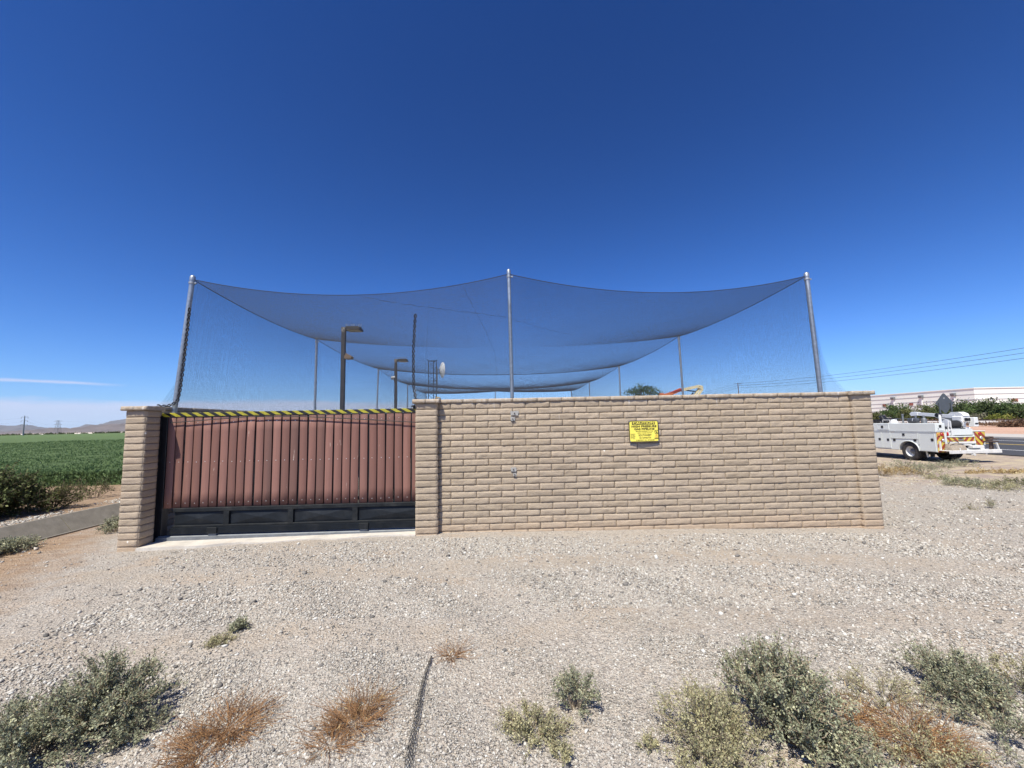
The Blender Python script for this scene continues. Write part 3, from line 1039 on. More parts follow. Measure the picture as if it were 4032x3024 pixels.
# base frame with four recessed panels
BL = -5.215
mb = MB()
mb.box(BL, GRt, GYF - .022, GYF + .06, .475, .534, ch=.004)
mb.box(BL, GRt, GYF - .022, GYF + .06, .235, .265, ch=.003)
edges = [BL - .04] + [at_y(px, 2040, GYF - .02).x for px in (890, 1143, 1397)] + [GRt]
for ex in edges[1:-1]:
    mb.box(ex - .042, ex + .042, GYF - .0215, GYF + .058, .2655, .4745)
gp(mb.build('base_frame', M['blacksteel']))
for a, b in zip(edges[:-1], edges[1:]):
    x0, x1, z0, z1 = a + .042, b - .042, .266, .474
    xm, zm = (x0 + x1) / 2, (z0 + z1) / 2
    mb = MB()
    mb.add([(x0, GYF + .012, z0), (x1, GYF + .012, z0), (x1, GYF + .012, z1), (x0, GYF + .012, z1), (xm, GYF - .014, zm)], [(0, 1, 4), (1, 2, 4), (2, 3, 4), (3, 0, 4)])
    gp(mb.build('base_panel', M['blackpanel']))
mb = MB()
prof = []
nr = 9
for i in range(nr):
    z = .135 + .098 * i / nr
    prof += [(GYF - .030, z), (GYF - .030, z + .0062), (GYF - .024, z + .0072), (GYF - .024, z + .0102)]
prof += [(GYF + .05, .233), (GYF + .05, .135)]
mb.prism(prof, BL - .03, GRt, 'X')
gp(mb.build('ribbed_skirt', M['blackpanel']))
for px in (840, 1434):
    p = at_y(px, 2100, GYF)
    mb = MB()
    mb.lathe([(.025, -.018), (.055, -.018), (.062, -.014), (.052, 0), (.062, .014), (.055, .018), (.025, .018)], 24, (p.x, GYF - .01, .122), 'Y')
    wh = gp(mb.build('gate_wheel', M['greysteel'], smooth=True))
    mb = MB(); mb.box(p.x - .075, p.x + .075, GYF - .046, GYF - .031, .132, .23, ch=.003)
    gp(mb.build('wheel_cover', M['blacksteel']))
mb = MB()
mb.box(-5.43, -1.03, GYF - .06, GYF + .09, -.02, .094)
mb.prism([(GYF - .03, .0939), (GYF + .01, .0939), (GYF - .01, .11)], -5.425, -1.03, 'X')
tag(mb.build('gate_track', M['greysteel']), 'steel ground track under the brown sliding gate', 'gate track')
mb = MB()
mb.box(-5.505, -5.40, GYF + .0, GYF + .12, -.03, 2.03, ch=.004)
mb.box(-5.505, -5.494, GYF - .07, GYF - .001, .05, 2.0)
gpst = mb.build('gate_post', M['blackplastic'])
tag(gpst, 'black steel receiver post between the left pillar and the gate boards', 'post')

# ------------------------------------------------------------------ caution sign
SG = at_y(2535, 1698, WY - .045)
sg = empty('caution_sign', (SG.x, WY - .047, SG.z), 0, 'yellow high pressure gas pipeline caution sign with a black border on the long wall', 'sign')
SW, SH = .490, .345
def bend(x, z, off):
    """the sheet bellies away from the wall at its lower edge"""
    return off - .016 * max(0, (.5 - (z / SH + .5))) * max(0, 1 - (2 * x / SW) ** 2) * 2


def sign_sheet(name, x0, x1, z0, z1, off, mat, par, th=.002, rot=0.0):
    n = 12
    mb = MB()
    vs, fs = [], []
    for s in (0, th):
        for i in range(n + 1):
            for j in range(n + 1):
                x, z = x0 + (x1 - x0) * i / n, z0 + (z1 - z0) * j / n
                vs.append((x, bend(x, z, off) + s, z))
    m = (n + 1) ** 2
    for i in range(n):
        for j in range(n):
            a = i * (n + 1) + j
            fs.append((a, a + n + 1, a + n + 2, a + 1)); fs.append((m + a, m + a + 1, m + a + n + 2, m + a + n + 1))
    for i in range(n):
        a, b = i * (n + 1), (i + 1) * (n + 1)
        fs.append((a, a + m, b + m, b)); fs.append((a + n, b + n, b + n + m, a + n + m))
        fs.append((i, i + 1, i + 1 + m, i + m)); c = n * (n + 1) + i
        fs.append((c, c + m, c + 1 + m, c + 1))
    return mb.add(vs, fs).build(name, mat, par)


TXT_W = {}
def text_mesh(txt, size, width=None, bold=0.0):
    cu = bpy.data.curves.new('lettering', 'FONT')
    cu.body = txt
    cu.size = size
    cu.align_x = 'CENTER'; cu.align_y = 'CENTER'
    cu.offset = bold
    cu.resolution_u = 3
    ob = link(bpy.data.objects.new('lettering', cu))
    bpy.context.view_layer.update()
    me = bpy.data.meshes.new_from_object(ob.evaluated_get(bpy.context.evaluated_depsgraph_get()))
    bpy.data.objects.remove(ob)
    bpy.data.curves.remove(cu)
    if width and len(me.vertices):
        xs = [v.co.x for v in me.vertices]
        k = width / (max(xs) - min(xs)); c = (max(xs) + min(xs)) / 2
        for v in me.vertices:
            v.co.x = (v.co.x - c) * k
    return me


def lettering(name, lines, mat, par, fn):
    """lines: (text, x, z, size, width, bold); fn maps (x, z) onto the surface"""
    V, F = [], []
    for (txt, x, z, size, width, bold) in lines:
        me = text_mesh(txt, size, width, bold)
        b = len(V)
        V += [fn(v.co.x + x, v.co.y + z) for v in me.vertices]
        F += [tuple(b + i for i in p.vertices) for p in me.polygons]
        bpy.data.meshes.remove(me)
    mb = MB(); mb.add(V, F)
    return mb.build(name, mat, par)


sign_sheet('sign_border', -SW / 2, SW / 2, -SH / 2, SH / 2, 0, M['signblack'], sg)
sign_sheet('sign_face', -SW / 2 + .013, SW / 2 - .013, -SH / 2 + .012, SH / 2 - .012, -.0022, M['signyellow'], sg)
def U(u): return (u - 1080) / 1480 * SW          # from pixels of the enlarged photograph
def Zv(v): return (867 - v) / 1065 * SH
sign_sheet('title_band', U(500), U(1650), Zv(532), Zv(396), -.0044, M['signblack'], sg, .0018)
fn = lambda x, z: (x, bend(x, z, -.0050), z)
fn2 = lambda x, z: (x, bend(x, z, -.0068), z)
lettering('title_lettering', [('CAUTION', U(1075), Zv(457), .052, .355, .0012)], M['signyellow'], sg, fn2)
lettering('sign_lettering', [
    ('HIGH PRESSURE', U(1095), Zv(625), .044, .412, .0014), ('GAS PIPELINE', U(1105), Zv(758), .040, .335, .0012),
    ('BEFORE DIGGING IN THIS', U(1105), Zv(868), .021, .285, .0003), ('AREA PLEASE NOTIFY', U(1115), Zv(950), .020, .245, .0003),
    ('SOUTHWEST', U(1118), Zv(1068), .043, .215, .0008), ('GAS CORPORATION', U(1118), Zv(1195), .034, .195, .0004),
    ('IN EMERGENCY CALL 1-877-860-6020', U(1120), Zv(1308), .022, .300, .0003)], M['signblack'], sg, fn)
mb = MB()
for i, v in enumerate((995, 1040, 1085, 1132, 1180, 1228)):
    hw = (.041, .034, .036, .040, .038, .030)[i]
    x = U(530)
    for q in range(5):
        if (q * 7 + i * 3) % 9 == 4: continue
        xa, xb = x - hw + 2 * hw * q / 5, x - hw + 2 * hw * (q + .86) / 5
        z0, z1 = Zv(v + 7), Zv(v - 7)
        mb.add([fn(xa, z0), fn(xb, z0), fn(xb, z1), fn(xa, z1)], [(0, 1, 2, 3)])
mb.build('small_print', M['signblack'], sg)
mb = MB()
cx, cz, r0, r1 = U(1697), Zv(915), .0285, .0335
n = 28
for i in range(n):
    a, b = 2 * math.pi * i / n, 2 * math.pi * (i + 1) / n
    mb.add([fn(cx + r0 * math.cos(a), cz + r0 * math.sin(a)), fn(cx + r1 * math.cos(a), cz + r1 * math.sin(a)), fn(cx + r1 * math.cos(b), cz + r1 * math.sin(b)), fn(cx + r0 * math.cos(b), cz + r0 * math.sin(b))], [(0, 1, 2, 3)])
for (p0, p1, w) in (((-.021, .021), (.021, -.021), .0035), ((-.012, -.018), (-.002, -.004), .003), ((.002, .010), (.012, .014), .003), ((.0, -.02), (.006, -.008), .003)):
    d = Vector((p1[0] - p0[0], p1[1] - p0[1])).normalized(); s = Vector((-d.y, d.x)) * w
    mb.add([fn(cx + p[0] + k * s.x, cz + p[1] + k * s.y) for p, k in ((p0, -1), (p1, -1), (p1, 1), (p0, 1))], [(0, 1, 2, 3)])
mb.build('prohibition_symbol', M['signblack'], sg)
mb = MB()
cx = U(1685)
def pl(pts, w):
    for (a, b) in zip(pts[:-1], pts[1:]):
        d = Vector((b[0] - a[0], b[1] - a[1])).normalized(); s = Vector((-d.y, d.x)) * w
        mb.add([fn(cx + p[0] + k * s.x, p[1] + k * s.y) for p, k in ((a, -1), (b, -1), (b, 1), (a, 1))], [(0, 1, 2, 3)])
z0 = Zv(1130)
pl([(-.019, z0 + .022), (.019, z0 + .022), (.021, z0 - .006), (.0, z0 - .024), (-.021, z0 - .006), (-.019, z0 + .022)], .0016)
pl([(-.011, z0 + .013), (.011, z0 + .013)], .0015); pl([(-.012, z0 + .004), (.012, z0 + .004)], .0022)
pl([(-.026, z0 - .008), (-.012, z0 - .014), (0, z0 - .022), (.012, z0 - .014), (.026, z0 - .008)], .0022)
mb.build('shield_emblem', M['signorange'], sg)
mb = MB()
for v in (1222, 1248):
    mb.add([fn(U(1580), Zv(v + 6)), fn(U(1800), Zv(v + 6)), fn(U(1800), Zv(v - 6)), fn(U(1580), Zv(v - 6))], [(0, 1, 2, 3)])
mb.build('emblem_caption', M['signblack'], sg)
for sx in (-1, 1):
    for sz in (-1, 1):
        x, z = sx * (SW / 2 - .014), sz * (SH / 2 - .013)
        mb = MB(); mb.lathe([(.007, -.006), (.009, -.003), (.009, .012)], 8, (x, -.001, z), 'Y')
        mb.build('sign_screw', M['galv'], sg, smooth=True)

# ------------------------------------------------------------------ poles of the net
rows_y = {'L': [6.95, 11.84, 18.1, 24.95, 32.2], 'R': [7.2, 12.5, 18.9, 26.0, 32.75]}
rows_p = {'L': [(759, 1093), (1247, 1333), (1490, 1450), (1605, 1512), (1678, 1548)], 'R': [(3175, 1080), (2672, 1322), (2437, 1440), (2320, 1503), (2248, 1538)]}
base_p = {'L': [(684, 1620), (1240, 1610), (1484, 1612), (1604, 1615), (1676, 1600)], 'R': [(3255, 1540), (2690, 1560), (2443, 1560), (2322, 1560), (2253, 1567)]}
TOPS = {s: [at_y(*p, y) for p, y in zip(rows_p[s], rows_y[s])] for s in 'LR'}
CT = at_y(2003, 1068, 6.95)
CB = at_y(1950, 1538, 32.5)
lab = {
    ('L', 0): 'leaning galvanised net pole behind the left end of the gate, black strap down its side',
    ('L', 1): 'thin net pole between the left corner pole and the near lamp post',
    ('L', 2): 'thin net pole between the two lamp posts',
    ('L', 3): 'distant net pole just left of the hanging black strap',
    ('L', 4): 'farthest left net pole, seen just left of the lattice mast',
    ('R', 0): 'leaning galvanised net pole at the right end of the long wall',
    ('R', 1): 'thin net pole rising in front of the cream lift boom',
    ('R', 2): 'thin net pole left of the tree behind the wall',
    ('R', 3): 'distant thin net pole second from the back on the right side',
    ('R', 4): 'farthest right net pole at the back corner of the net',
}
pole_g = 'steel poles holding up the net'


def pole(top, bot, r, label):
    e = empty('net_pole', bot, 0, label, 'pole', pole_g)
    t = top - bot
    mb = MB(); mb.tube([(0, 0, 0), t * .5, t], r, 14)
    mb.build('shaft', M['galv'], e, smooth=True)
    d = t.normalized()
    mb = MB()
    mb.tube([t - d * .055, t + d * .005, t + d * .028, t + d * .042], [r * 1.12, r * 1.14, r * .85, r * .25], 14)
    mb.build('dome_cap', M['galv'], e, smooth=True)
    mb = MB()
    rr = r * 1.5
    mb.tube([t - d * .115, t - d * .085], r * 1.28, 14)
    mb.bar(t - d * .1 + Vector((r, 0, 0)), t - d * .1 + Vector((r + .04, 0, 0)), .03, .02)
    mb.build('band_clamp', M['galv_dull'], e, smooth=True)
    return e


for s in 'LR':
    for i in range(5):
        T0 = TOPS[s][i]
        bx = at_y(*base_p[s][i], rows_y[s][i] if i else 6.95)
        if i == 0:
            bx = at_y(*base_p[s][i], 6.93)
        dirn = (bx - T0); dirn = dirn / dirn.z
        foot = T0 + dirn * (-.05 - T0.z)
        foot.y = max(foot.y, 6.94)
        pole(T0, foot, .039 if i == 0 else .034, lab[s, i])
bb = at_y(2017, 1575, 6.93)
dirn = (bb - CT); dirn /= dirn.z
pole(CT, CT + dirn * (-.05 - CT.z), .031, 'tall centre net pole standing behind the middle of the long wall')
pole(CB, Vector((CB.x, CB.y, -.05)), .036, 'short looking net pole in the middle of the far back row')

# ------------------------------------------------------------------ bird netting: real twine, woven as thin tubes
PL = np.array([[p.x, p.y, p.z - .03] for p in TOPS['L']]); PR = np.array([[p.x, p.y, p.z - .03] for p in TOPS['R']])
CTn, CBn = np.array([CT.x, CT.y, CT.z - .05]), np.array([CB.x, CB.y, CB.z - .03])
SAG = [0, .30, .33, .38, 0]
# pull in the pole rows so that the sagging middle matches


def row_curve(k, u):
    u = np.asarray(u)[..., None]
    if k in (0, 4):
        c = CTn if k == 0 else CBn
        sg_ = .33 if k == 0 else .10
        h = np.where(u < .5, u * 2, u * 2 - 1)
        p = np.where(u < .5, PL[k] + (c - PL[k]) * h, c + (PR[k] - c) * h)
        p = p + np.array([0, 0, -1.]) * sg_ * 4 * h * (1 - h)
        return p
    p = PL[k] + (PR[k] - PL[k]) * u
    return p + np.array([0, 0, -1.]) * SAG[k] * (1 - np.abs(2 * u - 1) ** 2.3)


def roof(u, v):
    """u across, v = 0..4 from the front row of poles to the back one"""
    u = np.asarray(u, float); v = np.asarray(v, float)
    k = np.clip(v.astype(int), 0, 3)
    t = v - k
    out = np.zeros(u.shape + (3,))
    for kk in range(4):
        m = k == kk
        if not m.any(): continue
        a, b = row_curve(kk, u[m]), row_curve(kk + 1, u[m])
        tt = t[m][..., None]
        w = tt.copy()
        wz = tt ** .82 if kk == 0 else tt
        p = a + (b - a) * w
        p[:, 2:3] = a[:, 2:3] + (b[:, 2:3] - a[:, 2:3]) * wz
        edge = (4 * u[m] * (1 - u[m]))[..., None]
        sg_ = .10 * (1 - edge) + np.array([.0, .0, .11, .09])[kk] * edge
        p[:, 2:3] -= sg_ * 4 * tt * (1 - tt)
        p[:, 2:3] += (.004 * np.sin(u[m] * 31 + t[m] * 9) + .003 * np.sin(u[m] * 57 - t[m] * 17 + kk))[..., None] * np.sin(t[m] * math.pi)[..., None] * edge
        out[m] = p
    return out


def strands(P, r):
    """P [lines, points, 3] -> three-sided tubes"""
    L, Mn, _ = P.shape
    t = np.gradient(P, axis=1)
    t /= np.linalg.norm(t, axis=2, keepdims=True) + 1e-12
    ref = np.where(np.abs(t[..., 2:3]) < .8, np.array([0, 0, 1.]), np.array([1., 0, 0]))
    a = np.cross(t, ref); a /= np.linalg.norm(a, axis=2, keepdims=True) + 1e-12
    b = np.cross(t, a)
    ring = [P + r * (a * math.cos(g) + b * math.sin(g)) for g in (0.5, 0.5 + 2.0944, 0.5 + 4.1888)]
    V = np.stack(ring, 2).reshape(-1, 3)
    I = np.arange(L * Mn * 3).reshape(L, Mn, 3)
    fs = []
    for k in range(3):
        k2 = (k + 1) % 3
        fs.append(np.stack([I[:, :-1, k], I[:, :-1, k2], I[:, 1:, k2], I[:, 1:, k]], -1).reshape(-1, 4))
    return V, np.concatenate(fs)


def weave(fn, nu, nv, su, sv, r, name, parent):
    """fn(u, v) on [0,1]^2; nu lines at fixed u (sampled sv times), nv lines at fixed v (sampled su times)"""
    u = np.linspace(0, 1, nu); v = np.linspace(0, 1, sv)
    u[1:-1] += RNG.normal(0, .10 / nu, nu - 2)          # hand-tied: never quite even
    A = fn(*np.meshgrid(u, v, indexing='ij'))
    v2 = np.linspace(0, 1, nv); v2[1:-1] += RNG.normal(0, .10 / nv, nv - 2); u2 = np.linspace(0, 1, su)
    B = fn(*[q.T for q in np.meshgrid(u2, v2, indexing='ij')])
    V1, F1 = strands(A, r)
    V2, F2 = strands(B, r)
    return np_obj(name, np.concatenate([V1, V2]), np.concatenate([F1, F2 + len(V1)]), M['net'], parent)


NS, NR = 0.0195, 0.00090
net = empty('bird_net', (0, 19.5, 2.2), 0, 'huge black bird net strung between steel poles over the walled compound', 'net')
NI = Matrix.Translation((0, -19.5, -2.2))
pieces = []
pieces.append(weave(lambda u, v: roof(u, v * 3.9999), int(10.8 / NS), int(25.6 / NS), 33, 81, NR, 'roof_net', net))


NPOLE = {'L': at_y(684, 1620, 6.93).x, 'R': at_y(3255, 1540, 6.93).x}


def side_fn(s):
    uu = 0.0 if s == 'L' else 1.0
    xb = -5.62 if s == 'L' else 5.96
    def f(u, v):           # u along, v up
        top = roof(np.full(u.shape, uu), u * 3.9999)
        bot = top.copy()
        nearc = np.clip(1 - u * 3.9999 / .22, 0, 1)
        bot[..., 1] = 6.9 + (33.0 - 6.9) * u
        pb = NPOLE[s]
        bot[..., 0] = xb + (pb - xb) * nearc ** 1.5
        bot[..., 2] = ZT + .055
        w = v[..., None]
        out = (-1 if s == 'L' else 1) * np.exp(-v * (16 if s == 'L' else 9)) * nearc ** 1.5 * (.22 if s == 'L' else .34)
        bulge = (v * (1 - v) * (1 - nearc))[..., None] * np.array([1.0, 0, 0]) * (.22 if s == 'L' else -.22)
        bulge[..., 0] += out
        return bot + (top - bot) * w + bulge
    return f


pieces.append(weave(side_fn('L'), int(26 / NS), int(2.3 / NS), 81, 7, NR, 'side_net', net))
pieces.append(weave(side_fn('R'), int(26 / NS), int(2.3 / NS), 81, 7, NR, 'side_net', net))
USPL = 0.372


def front_fn(lo, hi):
    def f(u, v):
        uu = lo + (hi - lo) * u
        top = row_curve(0, uu)
        bot = top.copy()
        bot[..., 0] = -5.33 + (5.62 + 5.33) * uu
        bot[..., 1] = 6.74
        if hi < .9:
            zz = np.interp(bot[..., 0], [-5.33, -5.1, -4.1, -3.3, -2.2, -1.37], [1.895, 1.905, 1.965, 1.955, 1.88, 1.815])
            bot[..., 2] = zz
            bot[..., 1] = 6.765
        else:
            bot[..., 2] = ZT + .07
            bot[..., 1] = 6.80
        w = v[..., None]
        return bot + (top - bot) * w
    return f


pieces.append(weave(front_fn(0, USPL), int(4.1 / NS), int(2.4 / NS), 21, 5, NR, 'front_net', net))
pieces.append(weave(front_fn(USPL, 1.0), int(6.9 / NS), int(2.2 / NS), 33, 5, NR, 'front_net', net))


def back_fn(u, v):
    top = row_curve(4, u)
    bot = top.copy(); bot[..., 1] = 33.2; bot[..., 2] = ZT + .05
    return bot + (top - bot) * v[..., None]


pieces.append(weave(back_fn, int(11.4 / NS), int(1.8 / NS), 25, 3, NR, 'back_net', net))
# head ropes, hem and seams
mb = MB()
uu = np.linspace(0, 1, 65)
for k in (0, 2, 3, 4):
    mb.tube([tuple(p) for p in row_curve(k, uu)], (.006, 0, .012, .012, .006)[k], 5)
vv = np.linspace(0, 3.9999, 97)
for s in (0.0, 1.0):
    mb.tube([tuple(p) for p in roof(np.full(97, s), vv)], .007, 5)
hb = front_fn(0, USPL)(np.linspace(0, 1, 40), np.zeros(40))
mb.tube([tuple(p) for p in hb], .007, 5)
pieces.append(mb.build('border_rope', M['rope'], net, smooth=True))
mb = MB()


def seam(pts, r=.0026):
    n = 60
    uvs = np.array(pts, float)
    tt = np.linspace(0, 1, n)
    ts = np.linspace(0, 1, len(uvs))
    u, v = np.interp(tt, ts, uvs[:, 0]), np.interp(tt, ts, uvs[:, 1])
    P = roof(u, v)
    P += RNG.normal(0, .008, P.shape)
    mb.tube([tuple(p) for p in P], [r * (.6 + .9 * random.random()) for _ in range(n)], 4)


seam([(.26, .02), (.36, .2), (.46, .37), (.56, .53), (.66, .68)])
seam([(.425, .03), (.44, .35), (.455, .7), (.47, 1.1), (.475, 1.8), (.48, 2.7), (.482, 3.9)])
seam([(.415, .25), (.41, .5), (.405, .9)], .0014)
pieces.append(mb.build('seam_cord', M['rope'], net))
for p in pieces:
    p.matrix_parent_inverse = NI

# black straps that lash the net together
def mesh_strap(name, pts, w, label, cat, knot=True, parent=None, part=False):
    """rolled-up netting: many thin cords plaited into an open ladder of holes"""
    P = np.array(pts, float)
    d = np.concatenate([[0], np.cumsum(np.linalg.norm(np.diff(P, axis=0), axis=1))])
    n = int(d[-1] / .016)
    s = np.linspace(0, d[-1], n)
    C = np.stack([np.interp(s, d, P[:, i]) for i in range(3)], 1)
    t = np.gradient(C, axis=0); t /= np.linalg.norm(t, axis=1, keepdims=True)
    side = np.cross(t, np.array([0, 1., 0])); side /= np.linalg.norm(side, axis=1, keepdims=True) + 1e-9
    mb = MB()
    for ph in (0, math.pi):
        for am, r in ((1.0, w * .30), (.55, w * .17)):
            off = np.sin(s / .085 * math.pi + ph) * w * am * .62
            dep = np.cos(s / .085 * math.pi + ph) * w * .25
            Q = C + side * off[:, None] + np.array([0, 1., 0]) * dep[:, None] + RNG.normal(0, w * .05, C.shape)
            mb.tube([tuple(q) for q in Q], r, 5)
    for i in range(0, n, 3):
        a = C[i] + side[i] * w * random.uniform(-.8, .8)
        b = a + np.array([random.uniform(-1, 1) * w * .5, random.uniform(-.3, 0) * w, random.uniform(-1, 1) * w * .35])
        mb.tube([tuple(a), tuple(b)], [w * .07, w * .03], 3)
    o = mb.build(name, M['strap'])
    if not part: tag(o, label, cat)
    return o


a = at_y(1636, 1236, 6.735); pts = [a]
for px, py in ((1632, 1300), (1628, 1380), (1628, 1460), (1629, 1520), (1636, 1568), (1638, 1580)):
    pts.append(at_y(px, py, 6.60 if py > 1560 else 6.735 - (.06 if py > 1500 else 0)))
mesh_strap('lashing_strap', pts, .030, 'black plaited strap hanging in the net above the middle pillar', 'strap')
mb = MB()
c0 = at_y(1632, 1602, 6.62)
for i in range(26):
    g = random.uniform(0, 6.28); l = random.uniform(.03, .07)
    q = c0 + Vector((random.uniform(-.02, .02), random.uniform(-.01, .02), random.uniform(-.02, .02)))
    mb.tube([q, q + Vector((math.cos(g) * l * .8, -.01, math.sin(g) * l * .55)), q + Vector((math.cos(g + .5) * l, 0, math.sin(g + .5) * l * .7 - .015))], [.009, .006, .002], 4)
tag(mb.build('net_scrap', M['strap']), 'tattered black knot of netting at the corner of the middle pillar under its cap', 'net scrap')
pts = [at_y(px, py, 6.90 - .05) for px, py in ((747, 1212), (739, 1290), (730, 1370), (721, 1450), (710, 1530), (701, 1575), (684, 1589))]
pts += [at_y(664, 1597, 6.87), at_y(640, 1600, 6.87), at_y(618, 1597, 6.87)]
mesh_strap('lashing_strap', pts, .030, 'black strap running down the leaning left corner pole and along the wall top', 'strap')
# strip of old netting lying on the gravel
g0 = [(1700, 2588), (1682, 2640), (1668, 2690), (1655, 2750), (1645, 2810), (1634, 2870), (1622, 2930), (1611, 2990), (1606, 3040)]
P = []
for px, py in g0:
    q = at_z(px, py, 0.0); q = at_z(px, py, gz(q.x, q.y) + .012); P.append((q.x, q.y))
P = np.array(P)
d = np.concatenate([[0], np.cumsum(np.linalg.norm(np.diff(P, axis=0), axis=1))])
n = 90
s = np.linspace(0, d[-1], n)
C = np.stack([np.interp(s, d, P[:, 0]), np.interp(s, d, P[:, 1])], 1)
t = np.gradient(C, axis=0); t /= np.linalg.norm(t, axis=1, keepdims=True)
sd_ = np.stack([-t[:, 1], t[:, 0]], 1)
wd = np.interp(s, [0, .15, d[-1] * .6, d[-1]], [.004, .008, .013, .018])
mb = MB()
for j in range(5):
    for sg_ in (-1, 1):
        ph = (s / .085 * sg_ + j / 2.5) % 2
        off = np.abs(ph - 1) * 2 - 1
        Q = C + sd_ * (off * wd)[:, None]
        z = ground_z(Q[:, 0], Q[:, 1]) + .016 + .010 * RNG.random(n)
        mb.tube([(a, b, c) for (a, b), c in zip(Q, z)], .0010, 3)
for sg_ in (-1, 1):
    Q = C + sd_ * (sg_ * wd)[:, None]
    z = ground_z(Q[:, 0], Q[:, 1]) + .018 + .008 * RNG.random(n)
    mb.tube([(a, b, c) for (a, b), c in zip(Q, z)], .0012, 4)
tag(mb.build('netting_strip', mottled('faded_black_netting', (0.05, 0.048, 0.045), .8, .4, 20)), 'narrow strip of black netting lying on the gravel in the foreground', 'netting strip')

# ------------------------------------------------------------------ lamp posts inside the compound
def lamp_post(px, pyt, y, label, cam_right):
    p = at_y(px, pyt, y)
    e = empty('lamp_post', (p.x, y, -.03), 0, label, 'lamp post', 'lamp posts inside the compound')
    H = p.z + .03
    w = .076
    mb = MB(); mb.box(-w / 2, w / 2, -w / 2, w / 2, 0, H - .12, ch=.004)
    mb.build('square_post', M['bronze'], e)
    mb = MB(); mb.box(-w / 2 - .003, w / 2 + .003, -w / 2 - .003, w / 2 + .003, H - .118, H - .01, ch=.006)
    mb.build('post_top', M['bronzetop'], e)
    mb = MB()
    mb.box(w / 2 + .003, w / 2 + .05, -.03, .03, H - .085, H - .03)
    mb.prism([(.085, H - .02), (.33, H - .02), (.355, H - .05), (.355, H - .085), (.085, H - .085)], -.13, .13, 'Y')
    hd = mb.build('lamp_head', M['bronze'], e)
    mb = MB(); mb.box(.10, .34, -.11, .11, H - .090, H - .0855)
    mb.build('lens', M['lens'], hd)
    mb = MB()
    for i in range(14):
        x = .05 + .30 * i / 13
        yy = random.uniform(-.06, .06)
        for g in (-.35, .35):
            mb.tube([(x, yy, H - .021), (x + math.sin(g) * .06, yy + random.uniform(-.03, .03), H - .02 + .075)], .0022, 3)
    mb.box(.04, .36, -.065, .065, H - .0205, H - .0165)
    mb.build('bird_spikes', M['galv'], e)
    if cam_right:
        mb = MB()
        mb.prism([(.04, 0), (.075, .07), (.19, .0), (.17, -.045), (.05, -.045)], -.07, .07, 'Y')
        z = at_y(px + 20, 1405, y).z + .03
        for i, v in enumerate(mb.v): mb.v[i] = (v[0], v[1], v[2] + z)
        f = mb.build('floodlight', mottled('brown_floodlight', (0.17, 0.115, 0.07), .5, .2, 10), e)
        mb = MB(); mb.box(.055, .165, -.06, .06, z - .051, z - .0455)
        mb.build('lens', M['lens'], f)
    else:
        z = at_y(px - 8, 1487, y).z + .03
        mb = MB()
        mb.prism([(-.14, .0), (-.12, .03), (-.02, .045), (-.015, .0)], -.06, .06, 'Y')
        for i, v in enumerate(mb.v): mb.v[i] = (v[0], v[1], v[2] + z)
        f = mb.build('floodlight', M['white'], e)
        mb = MB(); mb.box(-.135, -.04, -.05, .05, z - .06, z - .003); mb.bar((-.05, 0, z - .05), (-.03, 0, z - .13), .03, .03)
        mb.build('bracket', M['greysteel'], f)
    return e


lamp_post(1354, 1287, 8.3, 'nearer dark lamp post with a spiked shoebox head, rising above the gate', True)
lamp_post(1559, 1413, 12.4, 'farther dark lamp post with a small white floodlight, just left of the black strap', False)

# lattice mast with a dish
MY = 39.0
p = at_y(1704, 1420, MY)
mast = empty('lattice_mast', (p.x, MY, -.1), 0, 'grey lattice mast beyond the compound, seen through the net behind the middle pillar', 'mast')
H = p.z + .1
mb = MB()
a = .38
legs = [(-a, -.22), (a, -.22), (0, .42)]
for (lx, ly) in legs:
    mb.tube([(lx, ly, 0), (lx, ly, H)], .036, 6)
mb.build('mast_legs', M['blacksteel'], mast, smooth=True)
mb = MB()
z = .3
k = 0
while z < H - .4:
    for i in range(3):
        A, B = legs[i], legs[(i + 1) % 3]
        mb.tube([(A[0], A[1], z), (B[0], B[1], z + .48)] if k % 2 else [(B[0], B[1], z), (A[0], A[1], z + .48)], .014, 4)
        if k % 4 == 0: mb.tube([(A[0], A[1], z), (B[0], B[1], z)], .014, 4)
    z += .48; k += 1
for i in range(3):
    A, B = legs[i], legs[(i + 1) % 3]
    mb.tube([(A[0], A[1], H - .05), (B[0], B[1], H - .05)], .028, 4)
    mb.tube([(A[0] * 1.15, A[1], H - .07), (A[0] * 1.15, A[1], H + .10)], .024, 4)
mb.build('mast_bracing', M['blacksteel'], mast)
p = at_y(1738, 1457, MY)
dish = empty('dish_antenna', p, 0, 'white dish antenna seen almost edge on beside the lattice mast', 'antenna')
DK = 3.75
mb = MB()
prof = [(.004, .055), (.07, .043), (.13, .018), (.185, -.024), (.205, -.045), (.205, -.052), (.185, -.036), (.13, .008), (.07, .034), (.004, .046)]
mb.lathe([(r * DK, -h * DK * .6) for r, h in prof], 32, (0, 0, 0), 'X')
dd = mb.build('reflector', mottled('bright_white_dish', (.85, .85, .84), .5, .03, 3), dish, smooth=True)
dish.rotation_euler = (0, 0, R(26))
mb = MB(); mb.tube([(.2, 0, 0), (-.42, 0, 0)], .04, 8); mb.lathe([(.10, -.50), (.12, -.42), (.07, -.38)], 12, (0, 0, 0), 'X')
mb.build('feed_horn', M['greysteel'], dish)
mb = MB(); mb.tube([(.18, .05, .0), (-.15, .12, -.2), (-.42, .05, -.2)], .045, 6); mb.tube([(-.44, -.05, -1.9), (-.44, -.05, .3)], .05, 6)
mb.build('mount_arm', M['greysteel'], dish)
